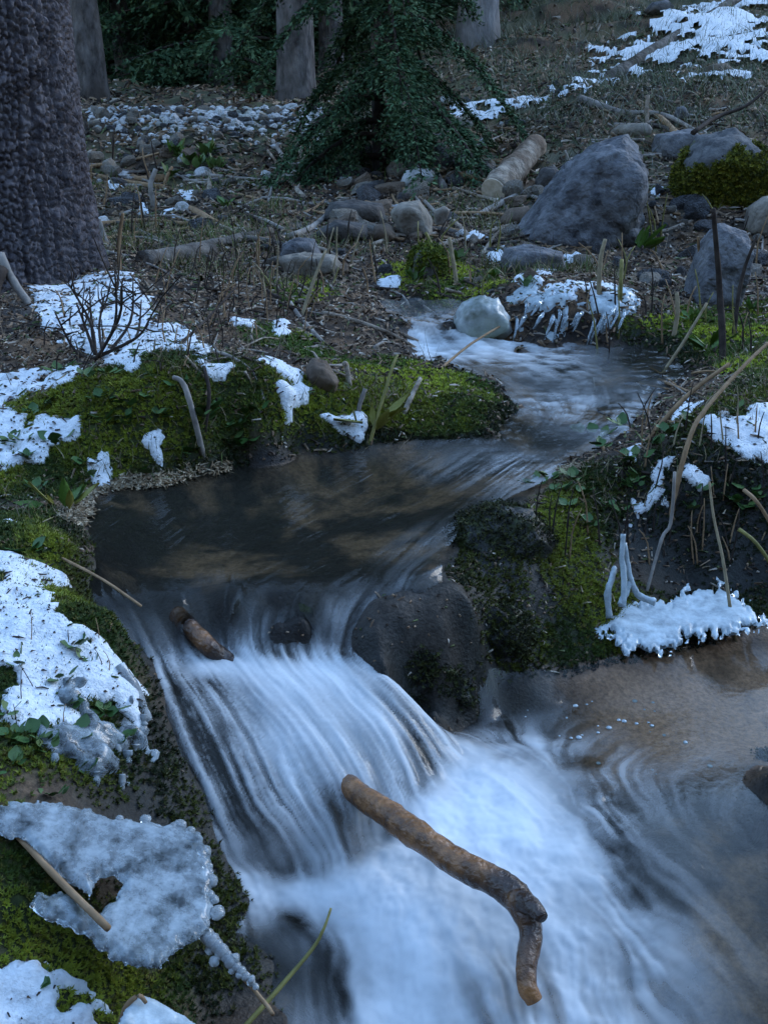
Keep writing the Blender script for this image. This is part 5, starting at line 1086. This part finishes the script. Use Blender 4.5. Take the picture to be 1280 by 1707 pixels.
def plane_of(a, b, c):
    P = [at_y(*q) for q in (a, b, c)]; n = np.cross(P[1]-P[0], P[2]-P[0]); n /= np.linalg.norm(n); return P[0], n*np.sign(n[2])
def on_plane(pl, px, py):
    d = ray(px, py); o = np.array([0, 0, CAMZ]); t = ((pl[0]-o)@pl[1])/(d@pl[1]); return o+d*t[..., None]
def plate(outline, pl, thick, mat, res=3.0, round_=22, edge=6, escale=.05, lump=.35, holes=(), seed=0, name='sheet', parent=None):
    O = np.array(outline, float); x = np.arange(O[:, 0].min()-12, O[:, 0].max()+12, res); y = np.arange(O[:, 1].min()-12, O[:, 1].max()+12, res)
    X, Yq = np.meshgrid(x, y, indexing='ij'); q = np.stack([X.ravel(), Yq.ravel()], 1)
    d = poly_sd(q, O)
    for h in holes: d = np.minimum(d, -poly_sd(q, h))
    d = d + edge*fbm(q*escale, 3, seed)*1.4
    f1 = .5-.45*fbm(q/26., 2, seed+2)
    prof = np.sqrt(np.clip(d/round_, 0, 1))
    P = on_plane(pl, q[:, 0], q[:, 1])
    top = P+pl[1]*(thick*prof*(.75+lump*(.5-f1)*1.6+lump*fbm(q*.03, 3, seed+4)))[:, None]
    bot = P-pl[1]*(thick*.45*prof)[:, None]
    m = d > 0; F = grid_faces(len(x), len(y)); n = len(q)
    keepf = F[(d[F] > -res*.7).all(1)]
    Fa = np.r_[keepf, (keepf+n)[:, ::-1]]; V = np.r_[top, bot]
    used = np.unique(Fa); rm = -np.ones(2*n, int); rm[used] = np.arange(len(used))
    return mesh_np(name, V[used], rm[Fa], mats=[mat])
def lobes(cs, rs_, sub=3, seed=0):
    pts = []
    for k, (c, r) in enumerate(zip(cs, rs_)):
        v, f = ICO[sub]; q = v*(1+.22*fbm(v*1.8+seed+k*3, 3, seed+k)[:, None])
        pts.append((q*np.asarray(r)+c, f))
    return merge(pts)
# near ice sheet
pl = plane_of((0, 1345, 1.185), (345, 1395, 1.205), (200, 1590, 1.0))
out1 = [(-30,1345),(60,1338),(115,1342),(170,1362),(240,1371),(300,1373),(332,1392),(350,1430),(357,1475),(352,1520),(345,1552),(312,1572),(268,1612),(225,1618),(190,1600),(150,1562),(90,1535),(45,1512),(62,1492),(120,1492),(146,1512),(150,1490),(100,1465),(40,1400),(-30,1380)]
e = empty('ice_sheet', on_plane(pl, np.array([200.]), np.array([1480.]))[0]); eb = np.array(e.location)
tag(e, 'large knobbly ice sheet overhanging the dark hollow at lower left', 'ice')
me = plate(out1, pl, .012, M_['ice'], 2.0, 14, 7, .06, .10, [[(148,1502),(158,1472),(190,1458),(204,1475),(192,1505),(165,1522)]], 3)
o = link('sheet', me, e); o.location = -eb
for (px, py, r) in [(300,1376,11),(322,1398,10),(340,1420,12),(345,1445,9),(352,1468,11),(350,1492,8),(362,1522,12),(340,1540,9),(290,1378,8),(318,1385,8),(348,1455,8),(243,1366,9),(200,1365,7),(357,1500,8)]:
    c = on_plane(pl, np.array([px*1.]), np.array([py*1.]))[0]; rr_ = pxr(r, 1.45)
    V, F = lobes([np.zeros(3)], [np.array([rr_, rr_, rr_*.85])], 3, px); o = link('ice_bead', mesh_np('ice_bead', V, F, mats=[M_['ice_clear']]), e, c-eb)
# beads strung on the lower stem
for k in range(11):
    t = k/10; p = at_y(345+t*82, 1560+t*85, 1.10-.045-.05*t)
    r_ = pxr(13-7*t+RS.normal(), 1.3); V, F = lobes([np.zeros(3), RS.normal(size=3)*.005], [np.full(3, r_), np.full(3, r_*.7)], 2, k)
    o = link('ice_bead', mesh_np('ice_bead', V, F, mats=[M_['ice_clear']]), e, p-eb)
# ice coated leaf at the bottom edge
pl2 = plane_of((200, 1690, .955), (310, 1700, .97), (240, 1660, .985))
e2 = empty('icy_leaf', at_y(250, 1690, .97)); eb2 = np.array(e2.location); tag(e2, 'folded leaf glazed with ice at the bottom edge', 'leaf')
o = link('leaf_blade', plate([(195,1720),(212,1672),(232,1657),(262,1668),(330,1708),(330,1725)], pl2, .008, M_['ice_white'], 2.5, 10, 2, .05, .3, (), 5), e2, -eb2)
V, fl = tube(np.array([at_y(198, 1712, .955), at_y(212, 1676, .965), at_y(232, 1660, .97), at_y(244, 1672, .968)])-eb2, [.003, .0035, .003, .002], 7, .1, 1, True, 4)
link('leaf_edge', mesh_np('leaf_edge', V, fl, mats=[w['wood_tan']]), e2)
# ice clumps dripping from the near bank
snow('ice1', [[(90,1120),(160,1075),(215,1100),(240,1165),(245,1250),(225,1330),(150,1330),(90,1270),(40,1240),(60,1180)]], .016, 'lumpy translucent ice crust over moss at the edge of the near left bank', 20, .085, .03, .020, 'ice', 'ice_crust', .9, 60)
for k, (px, py, l_, r_) in enumerate([(118,1235,60,7),(145,1240,80,8),(172,1245,50,7),(196,1240,90,6),(214,1250,45,8),(228,1240,60,7),(92,1255,50,6),(240,1190,40,6),(160,1285,50,7),(205,1290,40,6)]):
    p = hit(px, py); p = p+(np.array([0, 0, CAMZ])-p)/np.linalg.norm(np.array([0, 0, CAMZ])-p)*.014
    L_ = pxr(l_, 1.6); R2 = pxr(r_, 1.6); m_ = 9
    z_ = np.linspace(0, -L_, m_); rr_ = R2*(.55+.55*np.abs(np.sin(np.arange(m_)*1.3+k)))*np.linspace(1.15, .75, m_)
    V, fl = tube(np.c_[np.cumsum(RS.normal(size=m_))*R2*.12, -np.linspace(0, .02, m_), z_], rr_, 10, .25, k, True, 3)
    tag(link('icicle', mesh_np('icicle', V, fl, mats=[M_['ice_clear' if k % 2 else 'ice']]), loc=p), where(px, py, 'stubby knobbly icicle'), 'icicle', 'icicles on the near bank')
V, fl = tube(np.array([at_y(200, 1108, 1.545), at_y(218, 1140, 1.53), at_y(236, 1178, 1.515), at_y(246, 1203, 1.505)])-at_y(200, 1108, 1.545), [.008, .012, .010, .009], 12, .25, 6, True, 5)
tag(link('icicle', mesh_np('icicle', V, fl, mats=[M_['ice_clear']]), loc=at_y(200, 1108, 1.545)), 'clear icicle rod ending in a drop at the edge of the near bank', 'icicle')
# ice shelf on the right bank
pl3 = plane_of((1000, 1035, 2.12), (1260, 1040, 2.12), (1150, 985, 2.25))
c3 = on_plane(pl3, np.array([1130.]), np.array([1040.]))[0]; e3 = empty('ice_shelf', c3); tag(e3, 'white ice shelf with lacy lower rim on the right bank', 'ice')
o = link('shelf', plate([(985,1045),(1012,1012),(1050,1002),(1110,1003),(1150,988),(1200,975),(1222,986),(1278,1040),(1235,1052),(1185,1058),(1135,1068),(1098,1092),(1045,1086),(1020,1062)], pl3, .013, M_['ice_white'], 2.0, 12, 17, .11, .25, (), 9), e3, -c3)
for k, pts in enumerate([[(1016,1030),(1012,990),(1020,960),(1024,946)], [(1036,1012),(1040,975),(1036,930),(1038,890)], [(1092,1004),(1062,990),(1048,955),(1040,905)], [(1032,1008),(1044,985),(1052,962)]]):
    P = np.array([at_y(a_, b_, 2.11+.02*q) for q, (a_, b_) in enumerate(pts)])-c3
    V, fl = tube(P, np.linspace(pxr(6, 2.2), pxr(4, 2.2), len(P)), 10, .45, k, True, 5); link('ice_pillar', mesh_np('ice_pillar', V, fl, mats=[M_['ice_white']]), e3)
# frozen curtain by the upper pool
c4 = hit(950, 565); e4 = empty('ice_curtain', c4); tag(e4, 'frozen white curtain of icicles over the far bank of the upper pool', 'ice')
for k in range(18):
    px = 866+k*10+RS.normal()*8; top = 505+RS.random()*30; bot = top+18+RS.random()*26 - (16 if 940 < px < 985 else 0)
    h0 = hit(px+4+RS.normal()*5, top); h1 = hit(px, min(bot, 566)); Yb = min(h1[1], h0[1])
    P = np.array([h0+[0, -.01, .01], (h0+at_y(px, (top+bot)/2, Yb))/2+[0, -.03, .02], at_y(px-4, (top+bot)/2+6, Yb-.04), at_y(px-8, bot, Yb-.045)])-c4
    V, fl = tube(P, [pxr(2.2, 4), pxr(2.4+1.4*RS.random(), 4), pxr(1.8, 4), pxr(.7, 4)], 7, .35, k, True, 4, 60); link('icicle', mesh_np('icicle', V, fl, mats=[M_['ice']]), e4)

snow('ice4', [[(842,500),(870,476),(905,482),(960,500),(1000,488),(1050,480),(1060,502),(1036,540),(1010,558),(990,554),(1006,522),(962,522),(946,558),(924,562),(930,526),(890,522),(872,550),(860,546),(868,520)]], .014, 'draped white ice over the far bank of the upper pool', 20, .05, .03, -.004, 'ice_white', 'ice_drape', .8, 50)
# ------------------------------------------------------------------ small leafy plants
def leaf_mesh(name, asp, col):
    n = 5; V = []
    for t in np.linspace(0, 1, n):
        wd = math.sin(math.pi*min(max(t, .03), .97)**.8)*.5*asp; V += [(-wd, t, .10*t-.06*abs(wd)+.08), (0, t, .10*t), (wd, t, .10*t-.06*abs(wd)+.08)]
    F = []
    for k in range(n-1):
        a_ = k*3; F += [(a_, a_+1, a_+4, a_+3), (a_+1, a_+2, a_+5, a_+4)]
    return mesh_np(name, np.array(V), np.array(F), mats=[simple_mat(name, tuple(.6*c for c in col), col, 30, .5, .2, spec=.35)])
LV = [leaf_mesh('round_leaf', .95, (.05, .12, .025)), leaf_mesh('pale_leaf', .8, (.10, .17, .045)), leaf_mesh('long_leaf', .4, (.08, .16, .02)), leaf_mesh('yellow_leaf', .38, (.24, .23, .04))]
def plant(px, py, n, size, kinds, label, group=None, up=.7, name='leafy_plant', lift=.01):
    p = hit(px, py); e = empty(name, p); tag(e, label, 'plant', group)
    for k in range(n):
        o = link('leaf', LV[kinds[RS.integers(len(kinds))]], e); s = pxr(size*1.35*(.6+.7*RS.random()), p[1])
        az = RS.random()*6.28; rr_ = pxr(size, p[1])*RS.random()*1.1
        o.location = (math.cos(az)*rr_, math.sin(az)*rr_, lift*p[1]/2*(.3+RS.random())); o.scale = (s, s, s)
        o.rotation_euler = (RS.random()*up+.1, RS.normal()*.25, az-1.57)
for (px, py, n, s) in [(225,600,6,13),(350,688,6,15),(232,790,6,14),(200,775,5,13),(372,720,4,12),(160,800,5,14),(300,650,5,12),(95,740,5,14),(20,740,5,12),(430,690,4,11),(260,700,5,12),(60,820,7,15)]+[(int(20+RS.random()*400), int(610+RS.random()*180), 6, 13) for _ in range(22)]:
    plant(px, py, n, s, (0, 0, 1), where(px, py, 'small round leaved green plant'), 'leafy plants on the left bank')
for (px, py, n, s) in [(45,925,6,17),(30,1110,6,18),(65,1235,8,22),(130,1230,6,20),(110,1180,6,16),(20,1190,6,18),(150,1110,5,16),(180,1190,6,15),(60,1640,6,20),(20,1280,6,18),(90,1330,5,16)]+[(int(RS.random()*210), int(1080+RS.random()*220), 6, 16) for _ in range(10)]:
    plant(px, py, n, s, (0, 0, 1), where(px, py, 'green leafy sprig'), 'leafy sprigs on the near bank')
for (px, py, n, s) in [(890,812,6,13),(915,800,6,13),(975,830,5,14),(1040,770,6,14),(1085,745,6,15),(1060,800,5,13),(1150,850,5,13),(1225,690,5,13),(1010,850,5,12),(945,850,5,12)]+[(int(900+RS.random()*360), int(700+RS.random()*200), 6, 13) for _ in range(18)]:
    plant(px, py, n, s, (0, 1), where(px, py, 'small green leaved plant'), 'leafy plants on the right bank')
for (px, py, n, s) in [(310,272,18,13),(345,262,18,12),(330,285,16,12),(375,350,14,10),(296,262,16,12),(360,285,14,11),(280,300,14,10),(820,470,14,11),(760,440,14,11),(880,480,12,10),(690,470,14,10),(1150,540,14,11),(1250,520,14,11)]:
    plant(px, py, n, s, (2, 2, 1), where(px, py, 'bright green leaf tuft'), 'green tufts on the slope', 1.2)
plant(1185,585,9,24, (2,), 'drooping green fern like plant on the moss by the dark upright stem', None, 1.2)
plant(1062,420,9,26, (2,), 'green blade tuft by the lower right corner of the largest boulder', None, 1.3)
plant(620,728,7,34, (3,), 'yellow drooping leaves at the foot of the yellow green stalk', None, 1.3, lift=.03)
plant(108,850,9,32, (3, 2), 'yellow green grass tuft at the left shore of the middle pool', None, 1.3)

# ------------------------------------------------------------------ bubbles drifting on the lower pool
for k in range(34):
    px, py = (860+RS.random()*240, 1150+RS.random()*90) if k < 20 else (920+RS.random()*340, 1200+RS.random()*100)
    P = at_z(px, py, .004); r_ = pxr(2.4, 1.9); v_, f_ = ICO[2]
    o = link('bubble', mesh_np('bubble', v_*[r_*1.2, r_*1.2, r_*.6], f_, mats=[M_['ice_white']]) if k == 0 else bub, loc=P)
    if k == 0: bub = o.data
    else: o.scale = (.5+1.3*RS.random()**2,)*3
    tag(o, 'white bubble floating on the lower pool', 'bubble', 'bubbles on the lower pool')
